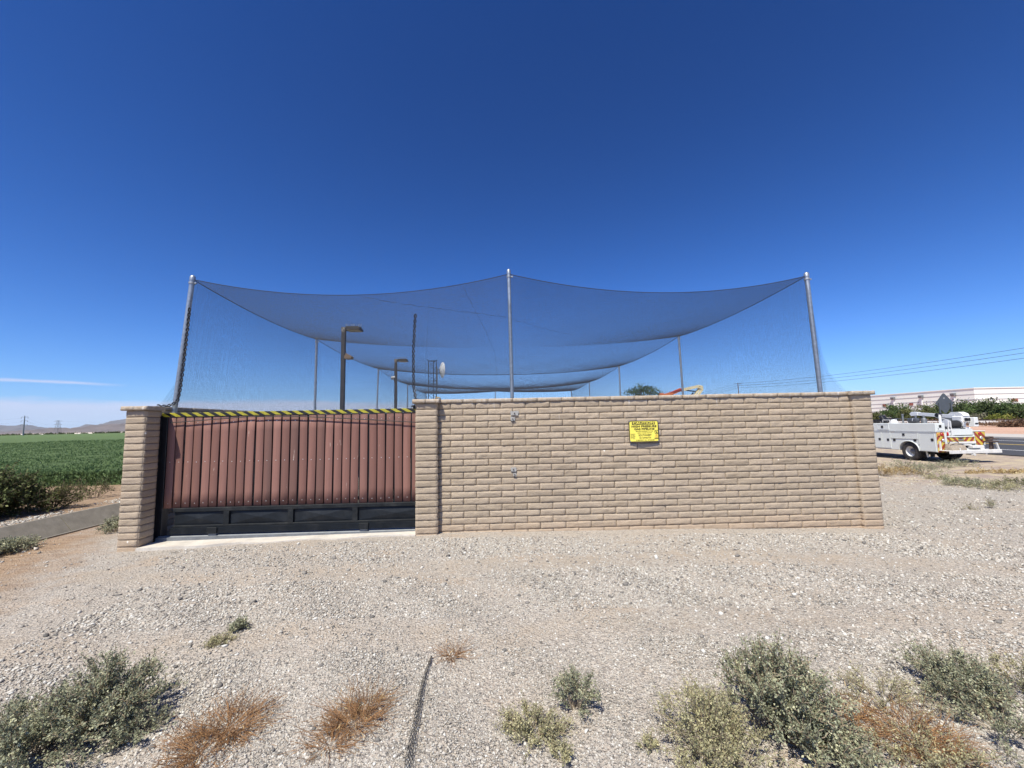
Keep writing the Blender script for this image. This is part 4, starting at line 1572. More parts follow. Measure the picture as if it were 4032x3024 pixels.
# pipe end beside it
p = at_y(1718, 1566, 7.6)
mb = MB()
mb.tube([(p.x, 7.6, .0), (p.x, 7.6, p.z - .03), (p.x, 7.6, p.z + .02)], .016, 10)
mb.lathe([(.024, -.02), (.027, -.012), (.027, .012), (.024, .02)], 8, (p.x, 7.6, p.z - .02), 'Z')
mb.tube([(p.x, 7.6, p.z), (p.x + .05, 7.6, p.z + .002), (p.x + .072, 7.6, p.z - .012), (p.x + .078, 7.6, p.z - .06)], .013, 10)
mb.tube([(p.x - .012, 7.6, p.z + .02), (p.x - .03, 7.6, p.z + .034)], .007, 6)
tag(mb.build('standpipe', M['brass'], smooth=True), 'brass standpipe tap just showing over the middle pillar cap', 'pipe')

# ------------------------------------------------------------------ plants
def leaf_quads(C, D, ln, wd, rg):
    """diamond shaped leaves at C pointing along D"""
    n = len(C)
    D = D / (np.linalg.norm(D, axis=1, keepdims=True) + 1e-9)
    r = rg.normal(size=(n, 3))
    s = np.cross(D, r); s /= np.linalg.norm(s, axis=1, keepdims=True) + 1e-9
    ln = np.broadcast_to(ln, (n,))[:, None]; wd = np.broadcast_to(wd, (n,))[:, None]
    V = np.stack([C, C + D * ln * .5 + s * wd * .5, C + D * ln, C + D * ln * .5 - s * wd * .5], 1).reshape(-1, 3)
    F = np.arange(n * 4).reshape(n, 4)
    return V, F


def bez(a, b, c, t):
    return a * (1 - t) ** 2 + b * 2 * t * (1 - t) + c * t * t


def bush(name, pos, Rr, H, label, cat, leaf, stem, nst=60, ntw=9, nlf=8, ln=.016, wd=.009, lt=.09, group=None, seed=1, up=.4, flat=1.0, clump=0.25, squash=(1, 1), droop=0.0, kind=None):
    """shrub grown from the ground: bowed stems, twigs along them and leaves along the twigs"""
    rg = np.random.default_rng(seed)
    az = rg.random(nst) * 2 * np.pi
    rf = np.sqrt(rg.random(nst)) * .98
    hh = H * np.sqrt(np.maximum(0, 1 - rf ** 2) + .03) * (.55 + .45 * rg.random(nst)) ** flat
    tip = np.stack([np.cos(az) * rf * Rr * squash[0], np.sin(az) * rf * Rr * squash[1], hh], 1)
    bas = np.stack([tip[:, 0] * .18, tip[:, 1] * .18, np.zeros(nst) - .01], 1)
    ctl = bas + (tip - bas) * .45 + np.array([0, 0, 1.]) * (up * H * rg.random(nst))[:, None]
    ts = np.linspace(0, 1, 6)
    SP = np.stack([bez(bas, ctl, tip, t) for t in ts], 1)
    r0 = max(.0018, H * .008)
    Vs, Fs = strands(SP, r0)
    # twigs
    tt = rg.random((nst, ntw)) ** .7 * .8 + .2
    S0 = bez(bas[:, None], ctl[:, None], tip[:, None], tt[..., None])
    dirs = (tip - bas)[:, None] / (np.linalg.norm(tip - bas, axis=1)[:, None, None] + 1e-6)
    td = dirs + rg.normal(0, .65, (nst, ntw, 3)) + np.array([0, 0, .35 - droop])
    td /= np.linalg.norm(td, axis=2, keepdims=True)
    tl = lt * (.4 + .8 * rg.random((nst, ntw, 1)))
    S1 = S0 + td * tl
    S1[..., 2] = np.maximum(S1[..., 2], .004)
    TP = np.stack([S0, (S0 + S1) / 2 + rg.normal(0, lt * .06, S0.shape), S1], 2).reshape(-1, 3, 3)
    Vt, Ft = strands(TP, r0 * .55)
    Vst = np.concatenate([Vs, Vt]); Fst = np.concatenate([Fs, Ft + len(Vs)])
    # leaves
    k = rg.random((nst, ntw, nlf, 1))
    LC = S0[:, :, None] + (S1 - S0)[:, :, None] * k + rg.normal(0, lt * .10, (nst, ntw, nlf, 3))
    LD = td[:, :, None] * .6 + rg.normal(0, .7, (nst, ntw, nlf, 3))
    LC[..., 2] = np.maximum(LC[..., 2], .003)
    sz = (.55 + .9 * rg.random(nst * ntw * nlf))
    Vl, Fl = leaf_quads(LC.reshape(-1, 3), LD.reshape(-1, 3), ln * sz, wd * sz, rg)
    tone = np.clip(.38 + clump * rg.normal(size=(nst, ntw, 1)) + .14 * rg.normal(size=(nst, ntw, nlf)), 0, 1).ravel()
    e = empty(name, pos, 0, label, cat, group)
    np_obj('stems', Vst, Fst, stem, e)
    np_obj('foliage', Vl, Fl, leaf, e, col=np.repeat(tone, 4))
    return e


def G(px, py):
    """spot on the ground seen at this place of the photograph"""
    z = 0.0
    for _ in range(6):
        p = at_z(px, py, z)
        z = gz(p.x, p.y)
    return Vector((p.x, p.y, z))


SB = 'grey-green saltbushes on the gravel'
bush('saltbush', G(395, 2868), .32, .385, 'tall rounded dark grey-green saltbush at the left edge of the foreground', 'bush', M['salt'], M['stem'], 79, 12, 17, 0.0133, 0.0078, .085, SB, 21)
bush('saltbush', G(120, 2975), .46, .27, 'low spreading grey-green saltbush in the bottom left corner', 'bush', M['salt'], M['stem'], 86, 11, 17, 0.0125, 0.0078, .08, SB, 22)
bush('saltbush', G(545, 2905), .15, .13, 'small saltbush clump on the right flank of the big left bush', 'bush', M['salt'], M['stem'], 24, 9, 13, 0.0117, 0.0070, .06, SB, 23)
bush('saltbush', G(3090, 2890), .35, .45, 'largest dense saltbush in the right foreground', 'bush', M['salt'], M['stem'], 93, 12, 19, 0.0133, 0.0078, .085, SB, 24)
bush('saltbush', G(2790, 2940), .29, .26, 'pale yellowish saltbush leaning against the left of the largest bush', 'bush', M['saltpale'], M['stem'], 43, 11, 16, 0.0117, 0.0062, .075, SB, 25)
bush('saltbush', G(2900, 3060), .36, .17, 'pale low saltbush along the bottom edge in front of the largest bush', 'bush', M['saltpale'], M['stem'], 37, 10, 14, 0.0109, 0.0062, .07, SB, 26)
bush('saltbush', G(3290, 3020), .24, .16, 'mid green saltbush at the bottom edge right of the largest bush', 'bush', M['salt'], M['stem'], 30, 10, 14, 0.0117, 0.0070, .07, SB, 27)
bush('saltbush', G(3745, 2740), .27, .26, 'dark saltbush with a black shadow, farthest up among the right hand bushes', 'bush', M['salt'], M['stem'], 57, 11, 16, 0.0117, 0.0070, .08, SB, 28, squash=(.8, 1.1))
bush('saltbush', G(3480, 2760), .28, .11, 'thin sprawling saltbush left of the dark one at the right', 'bush', M['saltpale'], M['stem'], 23, 9, 10, 0.0101, 0.0055, .07, SB, 29)
bush('saltbush', G(3960, 2880), .36, .22, 'wide saltbush in the lower right corner', 'bush', M['salt'], M['stem'], 48, 10, 14, 0.0117, 0.0070, .08, SB, 30)
bush('saltbush', G(4040, 2730), .22, .20, 'sparse saltbush cut off by the right edge of the picture', 'bush', M['saltpale'], M['stem'], 25, 9, 13, 0.0109, 0.0062, .07, SB, 31)
bush('saltbush', G(3700, 3030), .30, .12, 'low saltbush on the bottom edge among the dry brown weeds', 'bush', M['saltpale'], M['stem'], 25, 9, 13, 0.0109, 0.0062, .07, SB, 32)
bush('saltbush', G(2272, 2790), .155, .24, 'small upright saltbush standing alone near the middle of the gravel', 'bush', M['salt'], M['stem'], 28, 9, 13, 0.0109, 0.0070, .055, SB, 33)
bush('saltbush', G(2095, 2885), .21, .09, 'flat pale mat of saltbush left of the small upright one', 'bush', M['saltpale'], M['stem'], 44, 9, 12, 0.0101, 0.0062, .055, SB, 34)
bush('saltbush', G(2212, 3000), .075, .08, 'tiny saltbush at the bottom edge below the pale mat', 'bush', M['saltpale'], M['stem'], 12, 8, 12, 0.0094, 0.0055, .035, SB, 35)
bush('saltbush', G(2562, 2945), .06, .06, 'tiny sprig of saltbush left of the large right bush', 'bush', M['saltpale'], M['stem'], 8, 8, 10, 0.0094, 0.0055, .03, SB, 36)
bush('weed', G(940, 2480), .075, .075, 'small green weed alone on the gravel below the gate', 'weed', M['salt'], M['stem'], 26, 8, 8, .013, .008, .05, None, 37)
bush('weed', G(868, 2530), .10, .025, 'flat pale weed mat beside the small green weed', 'weed', M['saltpale'], M['stem'], 26, 7, 6, .012, .007, .05, None, 38)
DW = 'dead brown weeds on the gravel'
def dry(pos, Rr, H, label, seed, n=70, leaf='dry', **k):
    H *= .62
    return bush('dead_weed', pos, Rr * 1.1, H, label, 'weed', M[leaf], M['drystem'], int(n * .85), 4, 1, .035, .003, .15, DW, seed, up=.15, clump=.3, droop=.45, **k)


dry(G(905, 2860), .23, .09, 'large dead red-brown weed right of the left saltbushes', 41, 90)
dry(G(800, 2960), .24, .06, 'flattened dead brown weed at the bottom edge below the large one', 42, 80)
dry(G(1395, 2850), .17, .13, 'dead brown weed with upright stalks left of the netting strip', 43, 75)
dry(G(1300, 2930), .13, .05, 'thin dark dead weed trailing down from the upright stalks', 44, 45)
dry(G(1450, 2775), .12, .05, 'straw yellow dead weed behind the upright brown stalks', 45, 40, 'straw')
dry(G(1782, 2585), .10, .05, 'little orange-brown dead weed at the top end of the netting strip', 46, 36)
dry(G(3330, 2830), .15, .10, 'rust brown dead weed at the right foot of the largest saltbush', 47, 46)
dry(G(3590, 2905), .28, .07, 'broad dead straw and brown weed between the right hand saltbushes', 48, 90, 'straw')
dry(G(3680, 2950), .17, .07, 'dark red-brown dead weed on top of the straw at the right', 49, 50)
# left of the gateway
bush('weed_patch', Vector((-7.5, 6.55, -.02)), .42, .20, 'grey sage weeds growing along the near lip of the ditch', 'weed', M['salt'], M['stem'], 90, 9, 9, .022, .012, .09, None, 51, squash=(.6, 1.2))
bush('weed_patch', G(446, 2095), .22, .26, 'grey weed right against the left gate pillar', 'weed', M['salt'], M['stem'], 40, 9, 9, .020, .011, .08, None, 52)
BG = 'dark green shrubs beyond the ditch'
bush('ditch_shrub', Vector((-11.2, 9.3, -.12)), 1.0, 1.15, 'big dark green shrub beyond the ditch at the left edge', 'shrub', M['shrub'], M['bark'], 150, 13, 14, .055, .032, .26, BG, 53)
bush('ditch_shrub', Vector((-12.9, 9.1, -.12)), 1.1, 1.2, 'dark green shrub cut off by the left edge of the picture', 'shrub', M['shrub'], M['bark'], 90, 12, 12, .055, .032, .26, BG, 54)
bush('ditch_shrub', Vector((-10.55, 10.1, -.1)), .62, .62, 'feathery lower shrub on the right side of the big dark one', 'shrub', M['olive'], M['bark'], 44, 9, 9, .045, .02, .26, BG, 55, up=.7)
bush('ditch_shrub', Vector((-11.2, 11.8, -.1)), .5, .55, 'thin wispy shrub on the brown bank in front of the crop', 'shrub', M['olive'], M['bark'], 16, 7, 6, .04, .018, .24, BG, 56, up=.8)

# field: canopy sheet with real depth plus leafy tufts along its near part
FX0, FY0 = -10.6, 14.6
mb = MB()
fxs = [-900, -300, -120, -70, -50] + [-40 + 1.5 * i for i in range(20)] + [FX0]
fys = [FY0 + 1.2 * i for i in range(20)] + [42, 60, 90, 140, 220, 330, 430]
nxf, nyf = len(fxs), len(fys)
rgf = np.random.default_rng(61)
V = []
for i, x in enumerate(fxs):
    for j, y in enumerate(fys):
        V.append((x + (rgf.normal() * .15 if 0 < i < nxf - 1 else 0), y + (rgf.normal() * .12 if j == 0 else 0), .36 + rgf.normal() * .035 - (.08 if y > 60 else 0)))
F = [(i * nyf + j, (i + 1) * nyf + j, (i + 1) * nyf + j + 1, i * nyf + j + 1) for i in range(nxf - 1) for j in range(nyf - 1)]
n0 = len(V)
for i in range(nxf):
    V.append((V[i * nyf][0], V[i * nyf][1] - .1, -.2))
F += [(n0 + i, n0 + i + 1, (i + 1) * nyf, i * nyf) for i in range(nxf - 1)]
V += [(FX0 + .05, FY0, -.2), (FX0 + .05, 430, -.2)]
F.append((n0 + nxf, n0 + nxf + 1, (nxf - 1) * nyf + nyf - 1, (nxf - 1) * nyf))
F4 = np.array(F)
nsheet = len(V)
nl = 90000
yy = FY0 + 55 * rgf.random(nl) ** 2.2
xx = FX0 - .1 - rgf.random(nl) * np.minimum(8 + yy * .95, 60)
Cc = np.stack([xx, yy, .30 + .10 * rgf.random(nl) + .05 * np.sin(xx * 1.7) * np.sin(yy * 1.1)], 1)
fr = rgf.random(nl) < .16
Cc[fr, 1] = FY0 - .12 + .2 * rgf.random(fr.sum()); Cc[fr, 2] = -.1 + .5 * rgf.random(fr.sum())
sc_ = .045 + yy * .0016
Vl, Fl = leaf_quads(Cc, np.stack([rgf.normal(0, .6, nl), rgf.normal(0, .6, nl), .5 + rgf.random(nl)], 1), sc_ * (1 + .6 * rgf.random(nl)), sc_ * .42, rgf)
Vall = np.concatenate([np.array(V), Vl]); Fall = np.concatenate([F4, Fl + nsheet])
tone = np.concatenate([np.full(nsheet, .4), np.repeat(np.clip(.42 + .25 * rgf.normal(size=nl), 0, 1), 4)])
o = np_obj('crop_field', Vall, Fall, [M['cropsheet'], M['crop']], col=tone, mi=np.concatenate([np.zeros(len(F4)), np.ones(len(Fl))]))
tag(o, 'green knee high crop field beyond the ditch at the left', 'crop', kind='stuff')
# pale embankment and dark scrub at the far side of the field
mb = MB(); mb.prism([(560, -.5), (566, 1.25), (600, 1.25), (606, -.5)], -2500, -60, 'X')
tag(mb.build('highway_embankment', M['concrete']), kind='structure')
def scrub(name, x0, x1, y, h, n, leaf, label, cat, seed, ls):
    rg = np.random.default_rng(seed)
    k = n // 60
    cx = x0 + (x1 - x0) * rg.random(k); hh = h * (.35 + .8 * rg.random(k))
    C = np.stack([np.repeat(cx, 60) + rg.normal(0, h * .7, k * 60), y + rg.normal(0, 2.0, k * 60), np.abs(rg.normal(0, .5, k * 60)) * np.repeat(hh, 60) - .1], 1)
    V, F = leaf_quads(C, rg.normal(size=(k * 60, 3)), ls * (1 + rg.random(k * 60)), ls * .7, rg)
    return tag(np_obj(name, V, F, leaf, col=np.repeat(np.clip(.4 + .25 * rg.normal(size=k * 60), 0, 1), 4)), label, cat, kind='stuff')


scrub('far_scrub', -900, -60, 500, 1.3, 14000, M['darkgreen'], 'dark scrub along the far edge of the crop field', 'scrub', 71, 1.2)
# power line far beyond the field
def far_pole(px, pyt, y, label):
    p = at_y(px, pyt, y)
    e = empty('power_pole', (p.x, y, -.2), 0, label, 'power pole')
    H = p.z + .2
    mb = MB(); mb.tube([(0, 0, 0), (0, 0, H)], [.50, .26], 10)
    mb.build('shaft', M['greysteel'], e, smooth=True)
    for z in (H - 1.2, H - 4.2, H - 7.2):
        mb = MB(); mb.bar((-2.6, 0, z + .25), (0, 0, z), .16, .18); mb.bar((0, 0, z), (2.6, 0, z + .25), .16, .18)
        arm = mb.build('cross_arm', M['greysteel'], e)
        for sx in (-2.6, 2.6):
            mb = MB(); mb.lathe([(.07, -.9), (.13, -.8), (.13, -.2), (.07, .2)], 6, (sx, 0, z), 'Z')
            mb.build('insulator', M['greysteel'], arm)
    return e, H


fp, fH = far_pole(98, 1637, 340, 'tall steel power pole standing beyond the crop field at the left')
p = at_y(230, 1656, 640)
pyl = empty('lattice_pylon', (p.x, 640, -.2), 0, 'faint lattice pylon right of the steel power pole on the horizon', 'pylon')
H = p.z + .2
mb = MB()
for sx in (-1, 1):
    for sy in (-1, 1):
        mb.bar((sx * 3.2, sy * 3.2, 0), (sx * .9, sy * .9, H), .22, .22)
for k in range(9):
    za, zb = H * k / 9, H * (k + 1) / 9
    wa, wb = 3.2 - 2.3 * k / 9, 3.2 - 2.3 * (k + 1) / 9
    for sy in (-1, 1):
        mb.bar((-wa, sy * wa, za), (wb, sy * wb, zb), .13, .13); mb.bar((wa, sy * wa, za), (-wb, sy * wb, zb), .13, .13)
        mb.bar((sy * wa, -wa, za), (sy * wb, wb, zb), .13, .13); mb.bar((sy * wa, wa, za), (sy * wb, -wb, zb), .13, .13)
mb.build('lattice_legs', M['greysteel'], pyl)
for z in (H - 1, H - 6, H - 11):
    mb = MB(); mb.bar((-6, 0, z), (6, 0, z), .2, .3); mb.bar((-6, 0, z), (0, 0, z + 1.6), .14, .14); mb.bar((6, 0, z), (0, 0, z + 1.6), .14, .14)
    mb.build('cross_arm', M['greysteel'], pyl)


def wire(name, a, b, sag, r, label, group, cat='cable'):
    a, b = Vector(a), Vector(b)
    pts = []
    for i in range(25):
        t = i / 24
        q = a.lerp(b, t); q.z -= sag * 4 * t * (1 - t); pts.append(q)
    mb = MB(); mb.tube(pts, r, 4)
    return tag(mb.build(name, M['rope']), label, cat, group)


fo = Vector(fp.location)
for k, dz in enumerate((1.2, 4.2, 7.2)):
    for s, nm in ((-1, 'left'), (1, 'right')):
        P0 = fo + Vector((s * 2.6, 0, fH - dz - .8))
        P1 = Vector((p.x + s * 5.8, 640, H - (1, 6, 11)[k] - .5))
        wire('power_cable', P0, P1, 5, .02, '%s %s cable running from the steel power pole to the faint pylon' % (('upper', 'middle', 'lower')[k], nm), 'far power cables at the left')
for k in range(2):
    P0 = fo + Vector((-2.6, 0, fH - (1.2, 4.2)[k] - .8))
    wire('power_cable', P0, P0 + Vector((-190, -40, -1)), 4, .02, ['upper', 'lower'][k] + ' cable leaving the steel power pole towards the left edge', 'far power cables at the left')
    P1 = Vector((p.x + 5.8, 640, H - (1, 6)[k] - .5))
    wire('power_cable', P1, P1 + Vector((230, 190, 3)), 5, .025, ['upper', 'lower'][k] + ' cable from the faint pylon passing behind the left pillar', 'far power cables at the left')

# ------------------------------------------------------------------ trees and brush beyond the road
def tree(name, pos, crowns, nclump, per, leaf, ls, label, cat, seed, trunk_h=1.0, group=None, tr=.12, wsc=.5):
    """trunk with limbs out to leaf clumps spread through lumpy crowns (cx, cy, cz, rx, ry, rz)"""
    rg = np.random.default_rng(seed)
    e = empty(name, pos, 0, label, cat, group)
    vol = np.array([c[3] * c[4] * c[5] for c in crowns]); vol = vol ** .7 / (vol ** .7).sum()
    idx = rg.choice(len(crowns), nclump, p=vol)
    d = rg.normal(size=(nclump, 3)); d /= np.linalg.norm(d, axis=1, keepdims=True)
    rr = rg.random(nclump) ** .42
    cc = np.array([crowns[i][:3] for i in idx]); cr = np.array([crowns[i][3:] for i in idx])
    C = cc + d * rr[:, None] * cr
    C[:, 2] = np.maximum(C[:, 2], .15)
    csz = cr.mean(1) * (.10 + .16 * rg.random(nclump))
    off = rg.normal(size=(nclump, per, 3)) * csz[:, None, None] * np.array([1, 1, .62])
    L = (C[:, None] + off).reshape(-1, 3)
    L[:, 2] = np.maximum(L[:, 2], .05)
    D = rg.normal(size=L.shape) + np.array([0, 0, -.2])
    sz = ls * (.6 + .8 * rg.random(len(L)))
    V, F = leaf_quads(L, D, sz, sz * wsc, rg)
    tone = np.clip(.40 + .20 * rg.normal(size=(nclump, 1)) + .12 * rg.normal(size=(nclump, per)), 0, 1).ravel()
    np_obj('crown', V, F, leaf, e, col=np.repeat(tone, 4))
    mb = MB()
    top = Vector((cc[:, 0].mean(), cc[:, 1].mean(), trunk_h))
    mb.tube([(0, 0, -.1), (top.x * .3 + .05, top.y * .3, trunk_h * .5), tuple(top)], [tr, tr * .8, tr * .62], 8)
    for i in rg.choice(nclump, min(nclump, 16), replace=False):
        q = Vector(C[i])
        m = top.lerp(q, .5) + Vector((rg.normal() * .1, rg.normal() * .1, .12 * (q - top).length))
        mb.tube([top, m, q], [tr * .45, tr * .28, tr * .1], 5)
    mb.build('trunk', M['bark'], e, smooth=True)
    return e


TR = 'desert trees and brush along the railway'
def gx(px, X):
    """distance along the depth axis at which the line x = X is seen at px"""
    d = ray(px, 1640)
    return X * d.y / d.x
def bt(px, X, w, h, leaf, label, seed, n=90, per=60, ls=.30, name='desert_tree', cat='tree', cz=.52, d=None):
    y = gx(px, X)
    z = gz(X, y)
    h *= .78
    d = d or w * .9
    cr = [(0, 0, h * cz, w * .5, d * .5, h * .46), (-w * .24, d * .1, h * .42, w * .30, d * .3, h * .36), (w * .22, -d * .1, h * .44, w * .32, d * .3, h * .38), (w * .05, 0, h * .28, w * .48, d * .4, h * .26)]
    return tree(name, (X, y, z), cr, n, per, leaf, ls, label, cat, seed, h * .25, TR, .10 + h * .02)


bt(3538, 88, 5.2, 6.0, M['mesquite'], 'leftmost bright green tree beyond the truck', 81)
bt(3622, 87, 6.5, 4.9, M['olive'], 'olive brush tree above the middle of the truck bed', 82)
bt(3690, 92, 5.0, 5.6, M['mesquite'], 'dark green tree just left of the grey road sign', 83)
bt(3775, 90, 7.0, 6.3, M['darkgreen'], 'tall dark green tree behind the grey road sign', 84, 120)
bt(3860, 88, 5.2, 5.2, M['mesquite'], 'dark green tree right of the road sign under the corner of the warehouse', 85)
bt(3925, 88, 5.2, 5.8, M['darkgreen'], 'dark green tree in front of the white warehouse wall', 86, 110)
bt(3990, 88, 4.8, 5.6, M['mesquite'], 'feathery green tree nearest the right edge of the picture', 87)
bt(4062, 88, 5, 4.4, M['darkgreen'], 'dark green tree cut off by the right edge of the picture', 88)
bt(3452, 88, 3.4, 3.5, M['olive'], 'small olive bush just right of the end pillar', 89, 50)
bt(3876, 86, 5.0, 2.4, M['greybush'], 'rounded pale grey bush in front of the dark trees', 90, 80, 60, .25, 'brush', 'bush')
bt(3985, 86, 6.0, 2.2, M['yellowbush'], 'yellow-green bush in front of the dark trees at the right', 91, 80, 60, .25, 'brush', 'bush')
bt(4012, 69, 4.2, 1.15, M['redbrush'], 'brownish bush on the near side of the railway at the right edge', 92, 70, 60, .22, 'brush', 'bush')
def strip(name, x, y0, y1, h, n, leaf, label, seed, ls):
    rg = np.random.default_rng(seed)
    C = np.stack([x + rg.normal(0, 1.1, n), y0 + (y1 - y0) * rg.random(n), np.abs(rg.normal(0, .5, n)) * h], 1)
    C[:, 2] += ground_z(C[:, 0], C[:, 1]) + (.1)
    C[:, 2] *= 1
    V, F = leaf_quads(C, np.stack([rg.normal(0, .6, n), rg.normal(0, .6, n), .4 + rg.random(n)], 1), ls * (.6 + rg.random(n)), ls * .3, rg)
    return tag(np_obj(name, V, F, leaf, col=np.repeat(np.clip(.4 + .3 * rg.normal(size=n), 0, 1), 4)), label, 'brush', kind='stuff')


strip('rust_weeds', 69.5, 40, 100, .22, 7000, M['redbrush'], 'rust coloured weeds along the near foot of the railway bank', 93, .35)
strip('rust_weeds', 83.8, 45, 130, .34, 7000, M['redbrush'], 'rust coloured weeds along the far side of the railway bank', 94, .4)

# roadside weeds round the truck
RW = 'weeds on the road verge by the truck'
def verge(px, py, Rr, H, leaf, label, seed, n=60, ln=.03, sq=(1, 1)):
    return bush('verge_weed', G(px, py), Rr, H, label, 'weed', M[leaf], M['stem'], int(n * .6), 7, 7, ln, ln * .42, .14, RW, seed, squash=sq, clump=.35)


verge(3565, 1848, .62, .34, 'salt', 'grey-green weed at the foot of the rear wheel', 101)
verge(3635, 1868, .70, .36, 'salt', 'largest grey-green weed in front of the truck', 102, 60)
verge(3560, 1870, .55, .26, 'straw', 'pale straw weed left of the largest weed in front of the truck', 103, 60)
verge(3474, 1873, .34, .36, 'straw', 'bright straw yellow tuft at the foot of the end pillar', 104, 50)
verge(3800, 1836, .55, .24, 'salt', 'grey weed under the truck bumper', 105, 56)
verge(3705, 1842, .55, .20, 'salt', 'low weed below the mud flap of the truck', 106, 50)
verge(3765, 1912, .45, .20, 'salt', 'dark low weed farthest left in the nearer row of verge weeds', 107, 56)
verge(3850, 1918, .62, .20, 'salt', 'olive weed in the middle of the nearer row of verge weeds', 108, 60)
verge(3940, 1926, .55, .17, 'saltpale', 'pale low weed right of the olive weed on the verge', 109, 56)
verge(4020, 1912, .5, .22, 'olive', 'olive weed at the right edge of the picture on the verge', 110, 56)
verge(3700, 1888, .6, .12, 'saltpale', 'thin pale weed between the truck and the nearer row of weeds', 111, 40)
verge(3930, 1862, .9, .06, 'straw', 'flat line of straw right of the truck shadow', 112, 60, .05, (1.6, .4))
verge(3905, 2002, .10, .13, 'salt', 'tiny dark sprig alone on the gravel at the right', 113, 16, .018)
verge(3820, 2005, .20, .03, 'saltpale', 'thin trailing stem on the gravel left of the tiny sprig', 114, 10, .016)

# tree and lift behind the compound
p = at_y(2535, 1560, 62)
tree('desert_tree', (p.x, 62, -.2), [(0, 0, 5.6, 2.7, 2.6, 2.0), (-2.0, 0, 4.4, 1.8, 1.8, 1.3), (2.3, .3, 4.6, 1.7, 1.7, 1.3), (.4, .5, 6.6, 1.6, 1.6, 1.2)], 130, 46, M['mesquite'], .22, 'green tree seen through the net above the long wall, left of the lift', 'tree', 121, 2.6, None, .22)

LY = 46.0
lift = empty('boom_lift', (at_y(2640, 1600, LY).x, LY, -.2), 0, 'orange and cream boom lift folded up behind the right part of the net', 'boom lift')
LI = Matrix.Translation(-Vector(lift.location))
def lp(mb, name, mat, par=None, **k):
    o = mb.build(name, mat, par or lift, **k)
    if par is None: o.matrix_parent_inverse = LI
    return o


def Lq(px, py, dy=0.0): return at_y(px, py, LY + dy)
A, B, Cc_, Dd, Ee = Lq(2597, 1560), Lq(2645, 1545), Lq(2684, 1530), Lq(2749, 1519), Lq(2762, 1528)
mb = MB(); mb.bar(A - (B - A) * 1.2, Lq(2648, 1547), .50, .30); mb.bar(Lq(2640, 1551), Lq(2680, 1534), .36, .36)
mb.bar(Lq(2597, 1552, -.3), Lq(2612, 1551, -.3), .2, .2)
lp(mb, 'lower_boom', M['boomorange'])
mb = MB(); mb.bar(Lq(2640, 1546, -.24), Lq(2684, 1531.5, -.24), .06, .09)
lp(mb, 'boom_rail', M['red'])
b0, b1 = Lq(2640, 1549.5), Lq(2750, 1521)
mb = MB(); mb.bar(Lq(2676, 1537.5), b1, .30, .32)
boom = lp(mb, 'upper_boom', M['boomcream'])
dv = (b1 - Lq(2676, 1537.5)).normalized()
nv = Vector((-dv.z, 0, dv.x))
o0 = Lq(2692, 1537.5)
fnb = lambda x, z: tuple(o0 + dv * x + nv * (z) + Vector((0, -.162, 0)))
lt_ = lettering('boom_lettering', [('JLG LIFT', 0.25, -.03, .27, .95, .006)], M['signblack'], None, fnb)
lt_.parent = boom; lt_.matrix_parent_inverse = LI
mb = MB(); mb.lathe([(.20, -.22), (.24, -.18), (.24, .18), (.20, .22)], 14, tuple(Lq(2758, 1526)), 'Y')
mb.lathe([(.08, -.26), (.10, -.24), (.10, .24), (.08, .26)], 10, tuple(Lq(2752, 1520)), 'Y')
lp(mb, 'knuckle', M['boomcream'], smooth=True)
mb = MB(); mb.bar(Lq(2758, 1523, .12), Lq(2722, 1572, .12), .26, .22); mb.bar(Lq(2766, 1532, -.12), Lq(2738, 1572, -.12), .26, .20)
lp(mb, 'jib_arms', M['boomcream'])
mb = MB(); mb.bar(Lq(2700, 1537, .0), Lq(2738, 1541, .0), .12, .12); mb.bar(Lq(2726, 1529), Lq(2750, 1524), .1, .16); mb.bar(Lq(2722, 1555, .1), Lq(2730, 1546, .1), .1, .1)
lp(mb, 'hydraulic_rams', M['blacksteel'])
lx = lift.location.x
mb = MB(); mb.box(lx - 1.9, lx + 1.5, LY - .9, LY + .9, .75, 1.6, ch=.08); mb.box(lx - 2.3, lx - 1.2, LY - .8, LY + .8, 1.6, 2.4, ch=.08)
lp(mb, 'turntable', M['boomorange'])
mb = MB(); mb.bar(A - (B - A) * 1.2, Vector((lx - 1.7, LY, 2.3)), .4, .4)
lp(mb, 'riser', M['boomorange'])
mb = MB(); mb.box(lx - 1.5, lx + 1.5, LY - .7, LY + .7, .15, .7, ch=.05)
lp(mb, 'chassis', M['greysteel'])
for sx in (-1.2, 1.2):
    for sy in (-1, 1):
        mb = MB(); mb.lathe([(.25, -.18), (.46, -.18), (.5, -.12), (.5, .12), (.46, .18), (.25, .18)], 20, (lx + sx, LY + sy * 1.0, .30), 'Y')
        lp(mb, 'wheel', M['rubber'], smooth=True)
j0, j1 = Lq(2722, 1572, .12), Lq(2738, 1572, -.12)
mb = MB()
bx_, bz_ = j0.x - .6, 2.6
mb.bar(j0, (bx_, LY, bz_ + .3), .2, .2); mb.bar(j1, (bx_ + .4, LY, bz_ + .3), .2, .2)
lp(mb, 'jib_lower', M['boomcream'])
mb = MB()
for z in (1.6, 2.1, 2.7):
    for (a, b) in (((-.5, -.4), (.5, -.4)), ((.5, -.4), (.5, .4)), ((.5, .4), (-.5, .4)), ((-.5, .4), (-.5, -.4))):
        mb.tube([(bx_ + a[0], LY + a[1], z), (bx_ + b[0], LY + b[1], z)], .025, 6)
for sx in (-.5, .5):
    for sy in (-.4, .4): mb.tube([(bx_ + sx, LY + sy, 1.6), (bx_ + sx, LY + sy, 2.7)], .025, 6)
mb.box(bx_ - .5, bx_ + .5, LY - .4, LY + .4, 1.56, 1.6)
lp(mb, 'basket', M['boomorange'])

